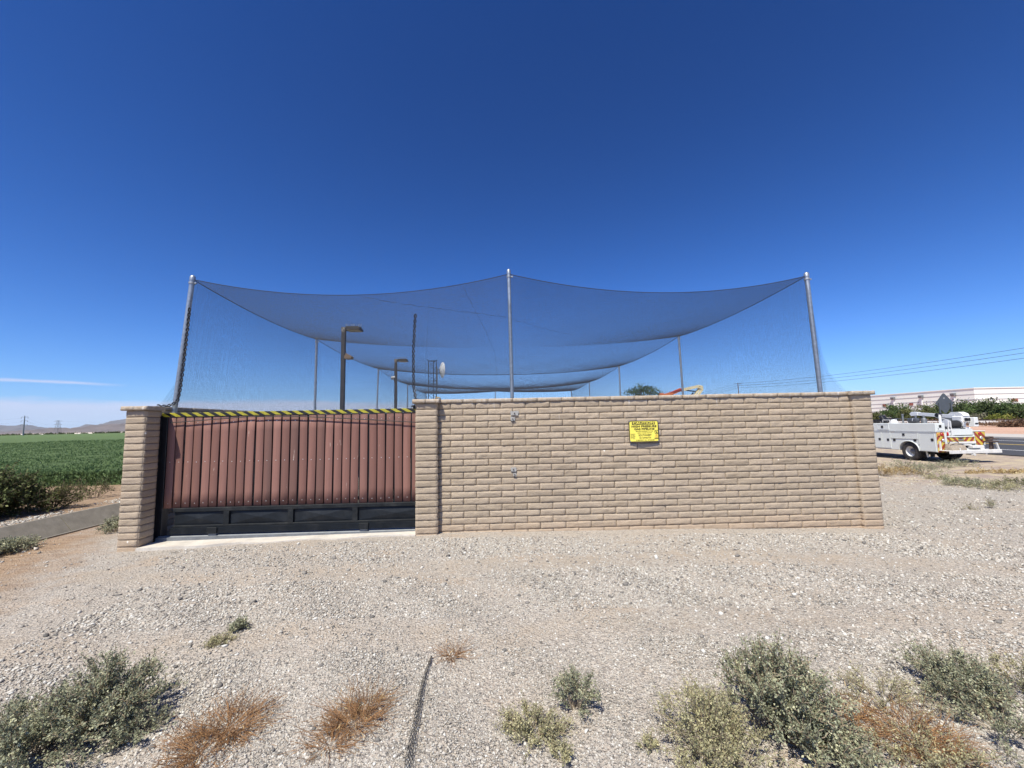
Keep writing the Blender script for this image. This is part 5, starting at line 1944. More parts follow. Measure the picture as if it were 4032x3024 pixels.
# roadside power line
PX = 80.5
ypole = [gx(2915, PX), 57.0]
def wood_pole(y, H, label):
    e = empty('utility_pole', (PX, y, -.1), 0, label, 'utility pole', 'wooden utility poles beyond the road')
    mb = MB(); mb.tube([(0, 0, 0), (0, 0, H)], [.17, .11], 10)
    mb.build('shaft', M['wood'], e, smooth=True)
    mb = MB(); mb.bar((-1.2, 0, H - .25), (1.2, 0, H - .25), .11, .13)
    mb.build('cross_arm', M['wood'], e)
    return e


Hs = [at_y(2915, 1508, ypole[0]).z + .1, at_y(4032, 1362, 57.0).z + .4]
wood_pole(ypole[0], Hs[0], 'distant utility pole seen through the right part of the net')
wood_pole(55.5, Hs[1], 'utility pole just outside the right edge of the picture')
for k in range(3):
    z1 = at_y(4032, (1363, 1383, 1404)[k], 57.0).z
    z0 = Hs[0] - .2 - k * .75
    a = Vector((PX + (-1.1, 0.0, .9)[k] * .0, ypole[0], z0)); b = Vector((PX, 55.5, z1 + .15))
    wire('overhead_wire', a, b, .9, .030, ('top', 'middle', 'bottom')[k] + ' wire of the three crossing the sky at the right', 'overhead wires at the right')
    c = a + Vector((2, 75, -.4))
    wire('overhead_wire', a, c, 1.2, .03, ('top', 'middle', 'bottom')[k] + ' wire running on behind the net from the distant utility pole', 'overhead wires at the right')

# ------------------------------------------------------------------ warehouse
WX = 186.0
WYc = gx(3848, WX)
wh = empty('warehouse', (WX, WYc, -.2), 0, 'long white warehouse with grey stripes beyond the trees at the right', 'building')
H = at_y(3848, 1526, WYc).z + .2
mb = MB(); mb.box(0, 260, 0, 115, 0, H - .35); mb.box(-.25, 260, -.25, 115, H - .35, H)
mb.build('walls', M['warehouse'], wh)
mb = MB()
for f in (.79, .62, .47, .32):
    mb.box(-.10, 0, -.10, 115, H * f - .12, H * f + .06); mb.box(.003, 260, -.10, 0, H * f - .12, H * f + .06)
mb.build('grey_stripes', M['whline'], wh)
for y in np.arange(7, 112, 12.8):
    mb = MB(); mb.box(-.55, -.101, y - .22, y + .22, 0, H * .76); mb.build('downpipe', M['white'], wh)
    mb = MB(); mb.prism([(-.9, H * .76), (-.101, H * .76), (-.101, H * .86), (-1.2, H * .86), (-1.2, H * .82)], y - .7, y + .7, 'Y'); mb.build('rainwater_hopper', M['greysteel'], wh)
for y in np.arange(12, 112, 12.8):
    mb = MB(); mb.box(-.14, -.101, y - .9, y + .9, H * .50, H * .60); mb.build('louver', M['louver'], wh)
for x in np.arange(16, 250, 22.0):
    mb = MB(); mb.box(x - 1.3, x + 1.3, -.14, -.101, H * .52, H * .62); mb.build('louver', M['louver'], wh)
for x in np.arange(25, 250, 40.0):
    mb = MB(); mb.box(x - .5, x + .5, -.5, -.101, H * .70, H * .73); mb.bar((x, -.3, H * .73), (x + .3, -.3, H * .77), .15, .15); mb.build('wall_lamp', M['greysteel'], wh)

# ------------------------------------------------------------------ road sign seen from behind
sp = at_y(3719, 1588, 21.6)
rs = empty('road_sign', (sp.x, 21.6, gz(sp.x, 21.6)), R(-14), 'grey back of a diamond road sign on two posts standing behind the truck', 'sign')
zc = sp.z - gz(sp.x, 21.6)
mb = MB()
hw = .43
pts = [(0, zc + .56), (.05, zc + .53), (hw - .03, zc + .04), (hw, zc), (hw - .03, zc - .04), (.05, zc - .53), (0, zc - .56), (-.05, zc - .53), (-hw + .03, zc - .04), (-hw, zc), (-hw + .03, zc + .04), (-.05, zc + .53)]
mb.prism(pts, .0, .006, 'Y')
mb.build('diamond_plate', M['signback'], rs)
for sx in (-.26, .27):
    mb = MB(); mb.box(sx - .03, sx + .03, -.052, -.0, 0, zc + .02); mb.build('post', M['signback'], rs)
mb = MB(); mb.box(-.34, .40, .0, .006, zc - 1.12, zc - .70); mb.build('lower_plate', M['signback'], rs)
mb = MB(); mb.box(-.03, .03, -.004, -.0005, zc + .25, zc + .32, ); mb.build('sticker', M['whline'], rs)

# ------------------------------------------------------------------ service truck
TX, TY, TZ = 18.25, 16.6, -.26
tk = empty('service_truck', (TX, TY, TZ), 0, 'white utility service truck with side lockers and a striped tail, parked by the road', 'truck')
TW, TL = 2.08, 5.15
WCY, WR, CS = 1.20, .40, 1.85
def tb(mb, name, mat, par=None, **k): return mb.build(name, mat, par or tk, **k)
def side_poly():
    p = [(0, .44), (0, 1.265), (TL, 1.265), (TL, .46), (WCY + .46, .45)]
    for i in range(1, 14):
        g = math.pi * i / 14
        p.append((WCY + .45 * math.cos(g), .45 + .41 * math.sin(g)))
    p += [(WCY - .46, .45)]
    return p


for side in (0, 1):
    x0, x1 = ((0, .44), (TW - .44, TW))[side]
    mb = MB(); mb.prism(side_poly(), x0, x1, 'X')
    tb(mb, 'side_locker', M['truckwhite'])
mb = MB(); mb.box(.441, TW - .441, .02, TL - .01, .74, .80)
tb(mb, 'bed_floor', M['truckwhite'])
mb = MB(); mb.box(.0, TW, TL + .0005, TL + .05, .45, 1.66, ch=.01)
tb(mb, 'front_bulkhead', M['truckwhite'])
mb = MB(); mb.box(-.022, .46, -.01, TL, 1.266, 1.296, ch=.006)
tb(mb, 'ledge_trim', M['trim'])
mb = MB(); mb.box(0.0, .42, 0.0, TL - .01, 1.2965, 1.645, ch=.012)
ub = tb(mb, 'upper_locker', M['truckwhite'])
mb = MB(); mb.box(TW - .46, TW + .02, -.04, TL, 1.266, 1.30, ch=.006)
tb(mb, 'right_locker_top', M['deckwhite'])


def door(y0, y1, z0, z1, lat, par=None, nm='locker_door'):
    """outside face of the left lockers, with its black latches"""
    fr = MB()
    w = .016
    for (a, b, c, d) in ((y0, y1, z1 - w, z1), (y0, y1, z0, z0 + w), (y0, y0 + w, z0 + w, z1 - w), (y1 - w, y1, z0 + w, z1 - w)):
        fr.box(-.018, -.0005, a, b, c, d)
    mb = MB(); mb.box(-.011, -.0005, y0 + w + .004, y1 - w - .004, z0 + w + .004, z1 - w - .004)
    d = tb(mb, nm, M['truckwhite'], par)
    tb(fr, 'door_rim', M['truckwhite'], d)
    for (ly, lz) in lat:
        mb = MB(); mb.box(-.024, -.0115, ly - .055, ly + .055, lz - .055, lz + .055, ch=.008)
        l = tb(mb, 'latch', M['blackplastic'], d)
    return d


door(.06, .72, .47, 1.235, [(.17, .95)])
door(.76, 1.985, .955, 1.235, [(1.38, 1.135)])
door(2.02, 2.44, .50, 1.235, [(2.14, .88)])
door(2.47, 2.90, .50, 1.235, [(2.56, .89)])
door(2.93, 3.95, .50, 1.235, [(3.05, .89)])
door(3.98, 5.10, .50, 1.235, [(4.12, .89)])
door(2.05, 2.62, 1.345, 1.60, [(2.37, 1.475)], ub)
mb = MB(); mb.box(-.020, -.001, .84, .96, .85, .96, ch=.008); mb.box(-.020, -.001, 1.78, 1.90, .83, .94, ch=.008)
tb(mb, 'fender_latches', M['blackplastic'])
mb = MB(); mb.tube([(-.012, WCY + .455 * math.cos(math.pi * i / 20), .45 + .415 * math.sin(math.pi * i / 20)) for i in range(21)], .022, 6)
tb(mb, 'arch_trim', M['truckwhite'], smooth=True)
mb = MB(); mb.box(-.004, -.0005, 1.80, 1.98, 1.195, 1.245)
tb(mb, 'red_reflector', M['amber'])
mb = MB(); mb.bar((-.006, .70, .66), (-.006, .76, .72), .012, .012); mb.bar((-.006, .76, .72), (-.006, .70, .74), .012, .012)
tb(mb, 'fuel_mark', M['blackplastic'])
# tail
mb = MB(); mb.box(.002, .34, -.006, -.0005, .44, 1.262)
tb(mb, 'chevron_panel', M['chevL'])
mb = MB(); mb.prism([(TW - .40, .72), (TW - .16, .70), (TW + .0, .90), (TW + .0, 1.262), (TW - .44, 1.262)], -.03, -.0005, 'Y')
tb(mb, 'chevron_panel', M['chevR'])
for (x, z, mt, par) in ((.24, 1.17, 'red', None), (.27, .93, 'whitelens', None), (TW - .25, 1.18, 'red', None), (TW - .20, 1.0, 'whitelens', None)):
    mb = MB(); mb.lathe([(.055, -.03), (.062, -.022), (.062, .0)], 16, (x, -.036 if x > 1 else -.007, z), 'Y')
    tb(mb, 'tail_lamp', M['red'] if mt == 'red' else M['trim'], smooth=True)
mb = MB(); mb.box(.03, .15, -.03, -.007, 1.12, 1.22, ch=.01)
tb(mb, 'marker_lamp', M['amber'])
mb = MB(); mb.box(.07, .33, -.012, -.0005, 1.33, 1.61, ch=.005)
ud = tb(mb, 'end_door', M['truckwhite'], ub)
mb = MB(); mb.box(.14, .25, -.024, -.0125, 1.46, 1.57, ch=.006); mb.box(.09, .12, -.02, -.0125, 1.39, 1.43)
tb(mb, 'latch', M['blackplastic'], ud)
mb = MB(); mb.box(.47, TW - .45, .02, .10, 1.13, 1.38, ch=.01)
tb(mb, 'work_surface_front', M['truckwhite'])
mb = MB(); mb.box(.47, TW - .43, -.02, .10, 1.05, 1.095, ch=.006)
tb(mb, 'tailgate_top', M['truckwhite'])
for (xa, xb, mt) in ((.44, 1.04, 'chevR'), (1.041, TW - .46, 'chevL')):
    mb = MB(); mb.box(xa, xb, .0, .02, .86, 1.049)
    tb(mb, 'tailgate_chevrons', M[mt])
mb = MB(); mb.box(.92, 1.16, -.02, -.001, .90, .96, ch=.006); mb.box(.92, 1.16, -.024, -.001, 1.015, 1.03)
tb(mb, 'tailgate_handle', M['greysteel'])
mb = MB(); mb.box(.47, TW - .42, -.03, .06, .775, .855, ch=.008); mb.box(.70, 1.35, -.12, .0, .70, .74, ch=.006)
tb(mb, 'upper_step', M['deckwhite'])
mb = MB(); mb.box(1.25, TW - .34, -.24, -.035, .60, .70, ch=.01); mb.box(.45, TW - .05, -.05, .40, .46, .60)
tb(mb, 'step_block', M['deckwhite'])
mb = MB(); mb.box(.02, TW + .16, -.40, -.012, .50, .53, ch=.006); mb.box(.02, TW + .16, -.42, -.395, .40, .528, ch=.006)
tb(mb, 'bumper_deck', M['deckwhite'])
mb = MB(); mb.box(.05, .11, -.06, -.008, .53, .90); mb.bar((TW + .10, -.36, .53), (TW + .03, -.36, .80), .05, .05); mb.box(.50, .54, -.39, -.35, .53, .63)
tb(mb, 'bumper_posts', M['deckwhite'])
mb = MB(); mb.box(.95, 1.12, -.40, -.2, .33, .40); mb.lathe([(.028, -.02), (.05, -.015), (.05, .015), (.028, .02)], 12, (1.04, -.43, .35), 'Y'); mb.box(1.55, 1.63, -.40, -.3, .35, .40)
tb(mb, 'tow_hitch', M['deckwhite'])
mb = MB(); mb.prism([(-.15, .66), (.05, .66), (.08, .20), (-.12, .20)], .30, .31, 'Y')
for i, v in enumerate(mb.v): mb.v[i] = (v[0] + .42, v[1] + .30, v[2])
tb(mb, 'mud_flap', M['rubber'])
mb = MB(); mb.prism([(.06, .62), (.13, .62), (.20, .19), (.13, .18)], .58, .59, 'Y')
tb(mb, 'mud_flap', M['truckwhite'])
# frame, axle, wheels
mb = MB(); mb.box(.62, .70, .0, 8.1, .52, .70); mb.box(TW - .70, TW - .62, .0, 8.1, .52, .70)
mb.tube([(.2, WCY, .40), (TW - .2, WCY, .40)], .07, 10); mb.lathe([(.05, -.18), (.18, -.06), (.18, .06), (.05, .18)], 14, (TW / 2, WCY, .40), 'X')
mb.box(.45, 1.7, 2.0, 3.2, .40, .72); mb.box(.4, .62, .1, .5, .38, .62); mb.box(1.1, 1.5, .1, .55, .36, .60)
tb(mb, 'chassis', M['blacksteel'])
def wheel(x, y, out, dual):
    mb = MB()
    for k in range(2 if dual else 1):
        c = x - out * (.12 + k * .27)
        mb.lathe([(.225, -.11), (.30, -.118), (.36, -.115), (.395, -.085), (WR, -.05), (WR, .05), (.395, .085), (.36, .115), (.30, .118), (.225, .11), (.215, 0), (.225, -.11)], 36, (c, y, WR), 'X', cap=False)
    t = tb(mb, 'wheel', M['rubber'], smooth=True)
    mb = MB()
    c = x - out * .12
    s = out
    mb.lathe([(.236, .10 * s), (.226, .105 * s), (.205, -.03 * s), (.15, -.055 * s), (.02, -.05 * s)], 32, (c, y, WR), 'X', cap=False)
    tb(mb, 'rim', M['white'], t, smooth=True)
    mb = MB(); mb.lathe([(.115, -.05 * s), (.11, .0), (.07, .03 * s), (.02, .035 * s)], 18, (c, y, WR), 'X')
    for i in range(8):
        g = 2 * math.pi * i / 8
        mb.lathe([(.012, -.06 * s), (.012, -.02 * s)], 6, (c, y + .14 * math.cos(g), WR + .14 * math.sin(g)), 'X')
    tb(mb, 'hub', M['greysteel'], t, smooth=True)


for s, x in ((-1, .02), (1, TW - .02)):
    wheel(x, WCY, s, True)
    wheel(x, 5.35 + CS, s, False)
# cab, ahead of the lockers
mb = MB()
prof = [(3.46, .45), (3.46, 1.55), (3.56, 2.06), (3.80, 2.14), (4.55, 2.12), (5.00, 1.50), (6.05, 1.36), (6.30, 1.22), (6.34, .55), (5.82, .50), (5.75, .78), (5.55, .88), (5.15, .88), (4.95, .78), (4.88, .45)]
mb.prism(prof, .06, TW - .06, 'X')
for i, v in enumerate(mb.v): mb.v[i] = (v[0], v[1] + CS, v[2])
cab = tb(mb, 'cab', M['truckwhite'])
mb = MB()
for x0, x1 in ((.052, .0595), (TW - .0595, TW - .052)):
    mb.prism([(3.62, 1.50), (3.70, 1.98), (4.20, 2.0), (4.20, 1.50)], x0, x1, 'X'); mb.prism([(4.26, 1.50), (4.26, 2.0), (4.52, 2.0), (4.86, 1.50)], x0, x1, 'X')
mb.add([(.2, 4.60, 2.065), (TW - .2, 4.60, 2.065), (TW - .16, 4.985, 1.535), (.16, 4.985, 1.535)], [(0, 1, 2, 3)])
mb.box(.35, TW - .35, 3.45, 3.458, 1.6, 1.52)
for i, v in enumerate(mb.v): mb.v[i] = (v[0], v[1] + CS, v[2])
tb(mb, 'windows', M['glass'], cab)
mb = MB()
for x in (-.14, TW + .02): mb.box(x, x + .12, 4.72, 4.80, 1.42, 1.75, ch=.02)
for i, v in enumerate(mb.v): mb.v[i] = (v[0], v[1] + CS, v[2])
tb(mb, 'mirrors', M['blackplastic'], cab)
mb = MB(); mb.box(.35, TW - .35, 6.335, 6.36, .75, 1.15, ch=.01); mb.box(.02, TW - .02, 6.33, 6.46, .46, .66, ch=.02)
for i, v in enumerate(mb.v): mb.v[i] = (v[0], v[1] + CS, v[2])
tb(mb, 'grille_and_bumper', M['trim'], cab)
for x in (.12, TW - .32):
    mb = MB(); mb.box(x, x + .2, 6.33 + CS, 6.37 + CS, .85, 1.08, ch=.015); tb(mb, 'headlight', M['trim'], cab)
# things fixed on the bed: crane, reel, rack
def ty(px, X): return gx(px, TX + X) - TY
mb = MB()
cy = .55
mb.box(1.62, 1.98, cy - .18, cy + .18, 1.30, 1.44, ch=.02); mb.lathe([(.13, 1.44), (.12, 1.60), (.16, 1.62), (.16, 1.66)], 16, (1.80, cy, 0), 'Z')
mb.box(1.62, 2.0, cy - .2, cy + .22, 1.66, 1.92, ch=.03)
mb.box(1.98, 2.16, cy - .35, cy - .1, 1.46, 1.86, ch=.02)
mb.prism([(cy - .22, 1.92), (cy - .18, 2.02), (cy - .02, 2.10), (cy + .25, 2.10), (cy + .38, 2.0), (cy + .30, 1.93)], 1.66, 1.95, 'X')
cr = tb(mb, 'crane_base', M['white'])
mb = MB()
b0, b1 = Vector((1.72, cy + .1, 1.90)), Vector((1.72, 2.25, 2.05))
mb.bar(b0, b1, .14, .14); mb.bar(b0.lerp(b1, .5), b1 + (b1 - b0) * .04, .11, .11)
mb.prism([(2.22, 2.13), (2.48, 2.16), (2.58, 2.06), (2.50, 1.96), (2.22, 2.0)], 1.62, 1.82, 'X')
tb(mb, 'crane_boom', M['white'], cr)
mb = MB()
mb.tube([b0 + Vector((-.09, .1, -.22)), b0.lerp(b1, .5) + Vector((-.03, 0, -.08))], .035, 8)
tb(mb, 'crane_ram', M['trim'], cr, smooth=True)
mb = MB(); mb.lathe([(.09, -.10), (.10, -.08), (.10, .08), (.09, .10)], 14, (1.62, cy + .72, 1.97), 'X'); mb.box(1.70, 1.82, cy - .36, cy - .2, 1.70, 1.84, ch=.02); mb.box(1.99, 2.12, cy - .36, cy - .351, 1.56, 1.62)
tb(mb, 'crane_motors', M['blackplastic'], cr, smooth=False)
mb = MB(); mb.box(1.48, 1.62, cy - .24, cy - .10, 1.52, 1.70)
tb(mb, 'crane_manual_box', mottled('tan_box', (.50, .36, .19), .7, .1, 5), cr)
mb = MB(); mb.lathe([(.06, -.25), (.155, -.24), (.155, .24), (.06, .25)], 20, (1.10, .30, 1.58), 'X')
for i in range(11): mb.lathe([(.150, -.012), (.168, -.006), (.168, .006), (.150, .012)], 20, (.90 + i * .04, .30, 1.58), 'X')
reel = tb(mb, 'hose_reel', M['rope'], smooth=True)
mb = MB()
for x in (.82, 1.38): mb.lathe([(.04, -.012), (.195, -.012), (.195, .012), (.04, .012)], 24, (x, .30, 1.58), 'X')
tb(mb, 'reel_flanges', M['white'], reel)
mb = MB(); mb.box(.8, 1.45, .12, .48, 1.385, 1.42)
tb(mb, 'reel_base', M['greysteel'], reel)
mb = MB(); mb.box(.465, TW - .445, .02, .55, 1.38, 1.385)
tb(mb, 'work_surface', M['deckwhite'])
mb = MB(); mb.tube([(.36, .10, 1.30), (.36, .10, 1.90), (.36, .10, 2.0)], [.045, .045, .03], 12)
tb(mb, 'boom_rest_post', M['white'], smooth=True)
mb = MB()
for (a, b) in (((.52, -.02, 1.05), (.56, -.02, 1.72)), ((.66, -.02, 1.05), (.66, -.02, 1.72)), ((.56, -.02, 1.72), (.66, -.02, 1.72)), ((.55, -.02, 1.35), (.66, -.02, 1.35))):
    mb.tube([a, b], .016, 6)
tb(mb, 'ladder_rack', M['white'], smooth=True)
mb = MB(); mb.tube([(.42, 1.75, 1.60), (.42, 1.75, 2.02), (.42, 1.75, 2.05)], [.035, .035, .03], 10); mb.tube([(.42, 1.75, 2.0), (.42, 1.75, 2.07)], .045, 10)
tb(mb, 'exhaust_stack', M['greysteel'], smooth=True)
mb = MB()
for (a, b) in (((.08, 2.05, 1.64), (.08, 2.05, 1.80)), ((.08, 2.40, 1.64), (.08, 2.40, 1.80)), ((.08, 2.05, 1.80), (.08, 2.40, 1.80))):
    mb.tube([a, b], .014, 6)
tb(mb, 'guard_rail', M['white'], smooth=True)
mb = MB()
mb.box(.45, 1.2, 2.75, 2.95, 1.80, 1.88)
for y in (3.15, 2.35):
    mb.box(.10, .32, y - .08, y + .10, 1.66, 2.06, ch=.03, rot=Matrix.Rotation(R(-32), 3, 'X'), org=(.2, y, 1.66))
mb.box(.12, .22, 2.3, 3.2, 1.74, 1.82, ch=.01); mb.lathe([(.05, -.06), (.12, -.06), (.12, .06), (.05, .06)], 16, (.12, 2.98, 1.70), 'X')
tb(mb, 'outrigger_pads', M['blackplastic'])
mb = MB(); mb.tube([(.46, .9, 1.86), (.46, 2.2, 1.84)], .012, 5)
for y in (1.0, 1.35): mb.lathe([(.10, 1.45), (.10, 1.80), (.06, 1.86), (.03, 1.88), (.045, 1.95), (.03, 1.99)], 12, (.62, y, 0), 'Z')
tb(mb, 'gas_bottle_rack', M['greysteel'], smooth=True)
mb = MB()
rg = np.random.default_rng(9)
for i in range(14):
    c = Vector((rg.uniform(.62, 1.5), rg.uniform(.10, .48), 1.40 + rg.uniform(0, .10)))
    mb.tube([c + Vector((.13 * math.cos(t_), .09 * math.sin(t_), .015 * math.sin(2 * t_ + i))) for t_ in np.linspace(0, 6, 14)], .014, 5)
mb.box(.50, .66, .12, .40, 1.386, 1.50, ch=.02); mb.box(1.42, 1.58, .30, .46, 1.386, 1.56, ch=.02)
tb(mb, 'hose_clutter', M['blackplastic'], smooth=False)
mb = MB(); mb.lathe([(.03, 0), (.035, .02), (.03, .12), (.012, .15)], 10, (.50, .0, 1.12), 'Z')
tb(mb, 'red_bottle', M['red'], smooth=True)
# loose gear lying on the truck
def gear(name, loc, label, cat):
    return empty(name, Vector((TX, TY, TZ)) + Vector(loc), 0, label, cat)


g = gear('tool_bag', (.50, -.22, .53), 'dusty tan canvas tool bag standing on the truck bumper', 'bag')
mb = MB()
prof = [(-.16, 0), (.16, 0), (.17, .10), (.13, .24), (.02, .28), (-.10, .25), (-.15, .12)]
secs = [(-.30, .8, .0), (-.26, 1.0, .0), (-.05, 1.02, -.02), (.15, .98, .01), (.30, .95, -.02), (.36, .75, -.03)]
vs = []; n = len(prof)
for (x, k, dz) in secs:
    vs += [(x, p_[0] * k, max(0, p_[1] * k + dz)) for p_ in prof]
fs = [(i * n + j, i * n + (j + 1) % n, (i + 1) * n + (j + 1) % n, (i + 1) * n + j) for i in range(len(secs) - 1) for j in range(n)] + [tuple(range(n))[::-1], tuple((len(secs) - 1) * n + j for j in range(n))]
mb.add(vs, fs)
mb.build('bag_body', M['canvas'], g, smooth=True)
mb = MB(); mb.tube([(-.28, 0, .25), (-.22, -.02, .36), (-.02, -.03, .40), (.12, -.02, .33), (.2, 0, .25)], .016, 6); mb.tube([(-.30, -.1, .22), (-.1, -.14, .30), (.25, -.12, .26)], .012, 5)
mb.build('bag_straps', mottled('dark_strap', (.10, .08, .06), .8, .2, 10), g, smooth=True)
mb = MB(); mb.box(-.29, .2, -.15, .15, -.0, .012)
mb.build('bag_base', M['blackplastic'], g)
g = gear('bench_vice', (TW - .02, -.22, .53), 'dark bench vice on a stand at the right end of the truck bumper', 'vice')
mb = MB(); mb.bar((-.06, 0, 0), (-.02, 0, .32), .06, .06); mb.bar((.12, .05, 0), (.04, 0, .32), .05, .05); mb.box(-.18, .20, -.12, .12, .30, .35, ch=.01)
mb.build('vice_stand', M['rust'], g)
mb = MB(); mb.box(-.16, .02, -.07, .07, .35, .46, ch=.015); mb.box(-.17, -.12, -.08, .08, .46, .53, ch=.01); mb.box(.0, .05, -.08, .08, .42, .53, ch=.01); mb.tube([(.05, 0, .44), (.24, 0, .42)], .025, 8); mb.tube([(.22, -.12, .44), (.22, .12, .40)], .01, 6)
mb.build('vice_jaws', M['rust'], g)
g = gear('duffel_bag', (.28, 1.15, 1.645), 'dark grey rounded bag lying on top of the truck lockers', 'bag')
mb = MB(); mb.tube([(0, -.24, .10), (0, -.20, .11), (0, 0, .125), (0, .18, .11), (0, .23, .10)], [.04, .10, .125, .10, .04], 14)
mb.build('bag_body', mottled('grey_vinyl', (.05, .055, .065), .5, .5, 9), g, smooth=True)
mb = MB(); mb.tube([(-.13, -.08, .10), (-.10, -.07, .20), (.05, -.06, .23), (.12, -.05, .12)], .012, 6)
mb.build('bag_strap', M['trim'], g, smooth=True)
g = gear('hard_hat', (.18, 1.95, 1.645), 'white hard hat lying on top of the truck lockers', 'hard hat')
mb = MB(); mb.lathe([(.17, 0), (.175, .012), (.14, .02), (.13, .09), (.09, .15), (.03, .175), (.005, .178)], 20, (0, 0, 0), 'Z'); mb.bar((-.0, -.13, .10), (0, .13, .10), .03, .16)
mb.build('hat_shell', M['white'], g, smooth=True)
g = gear('coiled_hoses', (.26, 2.78, 1.645), 'tangle of black hoses and cables on top of the truck lockers near the pillar', 'hose')
mb = MB()
rg = np.random.default_rng(5)
for i in range(16):
    c = Vector((rg.uniform(-.1, .14), rg.uniform(-.45, .55), rg.uniform(.03, .10)))
    pts = [c + Vector((.10 * math.cos(t_) * rg.uniform(.8, 1.1), .14 * math.sin(t_), .02 * math.sin(3 * t_ + i))) for t_ in np.linspace(0, 5.6, 14)]
    mb.tube(pts, .013, 5)
mb.build('hoses', M['blackplastic'], g, smooth=True)
mb = MB(); mb.lathe([(.02, -.05), (.05, -.04), (.05, .04), (.02, .05)], 10, (0, .5, .06), 'Y'); mb.lathe([(.02, -.05), (.045, -.04), (.045, .04), (.02, .05)], 10, (.05, .1, .08), 'X')
mb.build('fittings', M['trim'], g, smooth=True)
g = gear('toolbox', (.62, .9, .80), 'row of dark tool cases standing in the truck bed', 'tool case')
mb = MB(); mb.box(-.05, .5, -.4, .0, 0, .72, ch=.02); mb.box(.0, .42, .05, .5, 0, .66, ch=.02); mb.box(.0, .8, .6, 1.2, 0, .74, ch=.02)
mb.build('cases', M['blackplastic'], g)
mb = MB(); mb.tube([(.05, -.405, .55), (.2, -.43, .58), (.35, -.405, .55)], .015, 6); mb.box(.0, .4, -.404, -.4, .3, .4)
mb.build('handles', M['red'], g)

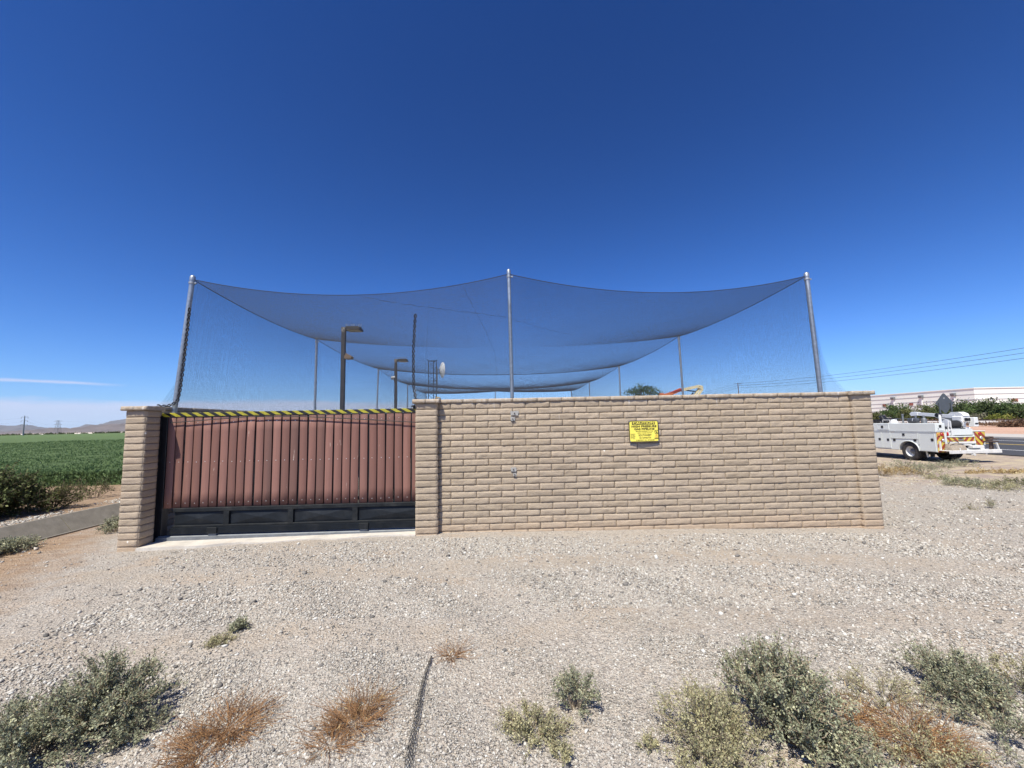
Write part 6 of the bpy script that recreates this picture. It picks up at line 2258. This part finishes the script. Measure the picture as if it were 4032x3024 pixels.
# ------------------------------------------------------------------ loose stones on the gravel
def stones(name, n, seed, rmin, rmax, size, sig, label, bank=None, tones=1.0, spread=(-58, 60)):
    rg = np.random.default_rng(seed)
    th = math.pi / 2 - np.radians(rg.uniform(spread[0], spread[1], n))
    r = rmin * (rmax / rmin) ** rg.random(n)
    x, y = r * np.cos(th), r * np.sin(th)
    keep = ~((y > 6.34) & (x < 6.3) & (x > -6.0)) & ~((x < -7.3)) & (x < 22)
    bias = -4.9 + .5 * (6.4 - y)
    keep &= (x > np.minimum(bias, -4.0)) | (rg.random(n) < .12)
    pat = np.sin(x * 1.3 + 1.1 * np.sin(y * .9)) * np.sin(y * 1.7 + .8 * np.sin(x * 1.1)) + .4 * np.sin(x * 4.1 + y * 2.7)
    keep &= rg.random(n) < np.clip(.78 + .35 * pat, .22, 1)
    if bank:
        x = rg.normal(bank[0], bank[1], n); y = bank[2] + (bank[3] - bank[2]) * rg.random(n); r = np.full(n, 5.0); keep = (x < bank[4]) & (rg.random(n) < .5 + .5 * np.sin(y * 2.3))
    if not bank:
        ln = 5.15 - .07 * x + .28 * np.sin(.45 * x)
        dm = np.minimum(np.abs(y - ln), np.abs(y + 1.55 - ln))
        keep &= (dm > .26) | (rg.random(n) < .30)
    x, y, r = x[keep], y[keep], r[keep]
    m = len(x)
    s = np.exp(rg.normal(math.log(size), sig, m)) * np.clip(r / 3.2, .85, 1.7)
    t = (1 + 5 ** .5) / 2
    B = np.array([(-1, t, 0), (1, t, 0), (-1, -t, 0), (1, -t, 0), (0, -1, t), (0, 1, t), (0, -1, -t), (0, 1, -t), (t, 0, -1), (t, 0, 1), (-t, 0, -1), (-t, 0, 1)]) / math.sqrt(1 + t * t)
    FB = np.array([(0, 11, 5), (0, 5, 1), (0, 1, 7), (0, 7, 10), (0, 10, 11), (1, 5, 9), (5, 11, 4), (11, 10, 2), (10, 7, 6), (7, 1, 8), (3, 9, 4), (3, 4, 2), (3, 2, 6), (3, 6, 8), (3, 8, 9), (4, 9, 5), (2, 4, 11), (6, 2, 10), (8, 6, 7), (9, 8, 1)])
    P = B[None] * (1 + .28 * rg.normal(size=(m, 12, 1)).clip(-1.6, 1.6)) * np.stack([1 + .45 * rg.random(m), .65 + .4 * rg.random(m), .50 + .45 * rg.random(m)], 1)[:, None]
    a = rg.random(m) * 6.283; ca, sa = np.cos(a)[:, None], np.sin(a)[:, None]
    b = rg.normal(0, .35, m); cb, sb_ = np.cos(b)[:, None], np.sin(b)[:, None]
    X, Y, Z = P[..., 0], P[..., 1], P[..., 2]
    Y, Z = Y * cb - Z * sb_, Y * sb_ + Z * cb
    X, Y = X * ca - Y * sa, X * sa + Y * ca
    V = np.stack([X, Y, Z], -1) * s[:, None, None]
    V += np.stack([x, y, ground_z(x, y) + s * .25], -1)[:, None]
    F = (FB[None] + (np.arange(m) * 12)[:, None, None]).reshape(-1, 3)
    o = np_obj(name, V.reshape(-1, 3), F, M['stone'], col=np.repeat(rg.random(m) * tones, 12))
    return tag(o, label, 'gravel', kind='stuff')


stones('loose_gravel', 270000, 131, 1.7, 9.0, .0042, .38, 'loose pale gravel scattered all over the foreground')
stones('larger_stones', 420, 132, 1.8, 10.0, .0105, .35, 'larger dark blue-grey stones lying among the gravel', tones=.16)
stones('outer_gravel', 50000, 135, 7.5, 19.0, .0056, .40, 'coarser gravel spreading out towards the road', spread=(-8, 60))
stones('bank_rubble', 9000, 133, 1.7, 9.0, .0042, .65, 'pale rubble along the far lip of the ditch', (-9.85, .22, 6.0, 15.0, -9.56))
stones('lip_stones', 900, 134, 1.7, 9.0, .006, .5, 'small stones along the near lip of the ditch', (-7.45, .3, 5.5, 12.0, -6.9))

# ------------------------------------------------------------------ far air
hm = bpy.data.materials.new('thin_haze')
hm.use_nodes = True
ht = hm.node_tree
ht.nodes.remove(ht.nodes['Principled BSDF'])
pv = ht.nodes.new('ShaderNodeVolumePrincipled')
pv.inputs['Color'].default_value = (0.80, 0.86, 0.97, 1)
pv.inputs['Density'].default_value = 2.2e-5
ht.links.new(pv.outputs[0], ht.nodes['Material Output'].inputs['Volume'])
mb = MB(); mb.box(-19000, 19000, -3500, 15500, -4, 520)
tag(mb.build('haze', hm), kind='stuff')
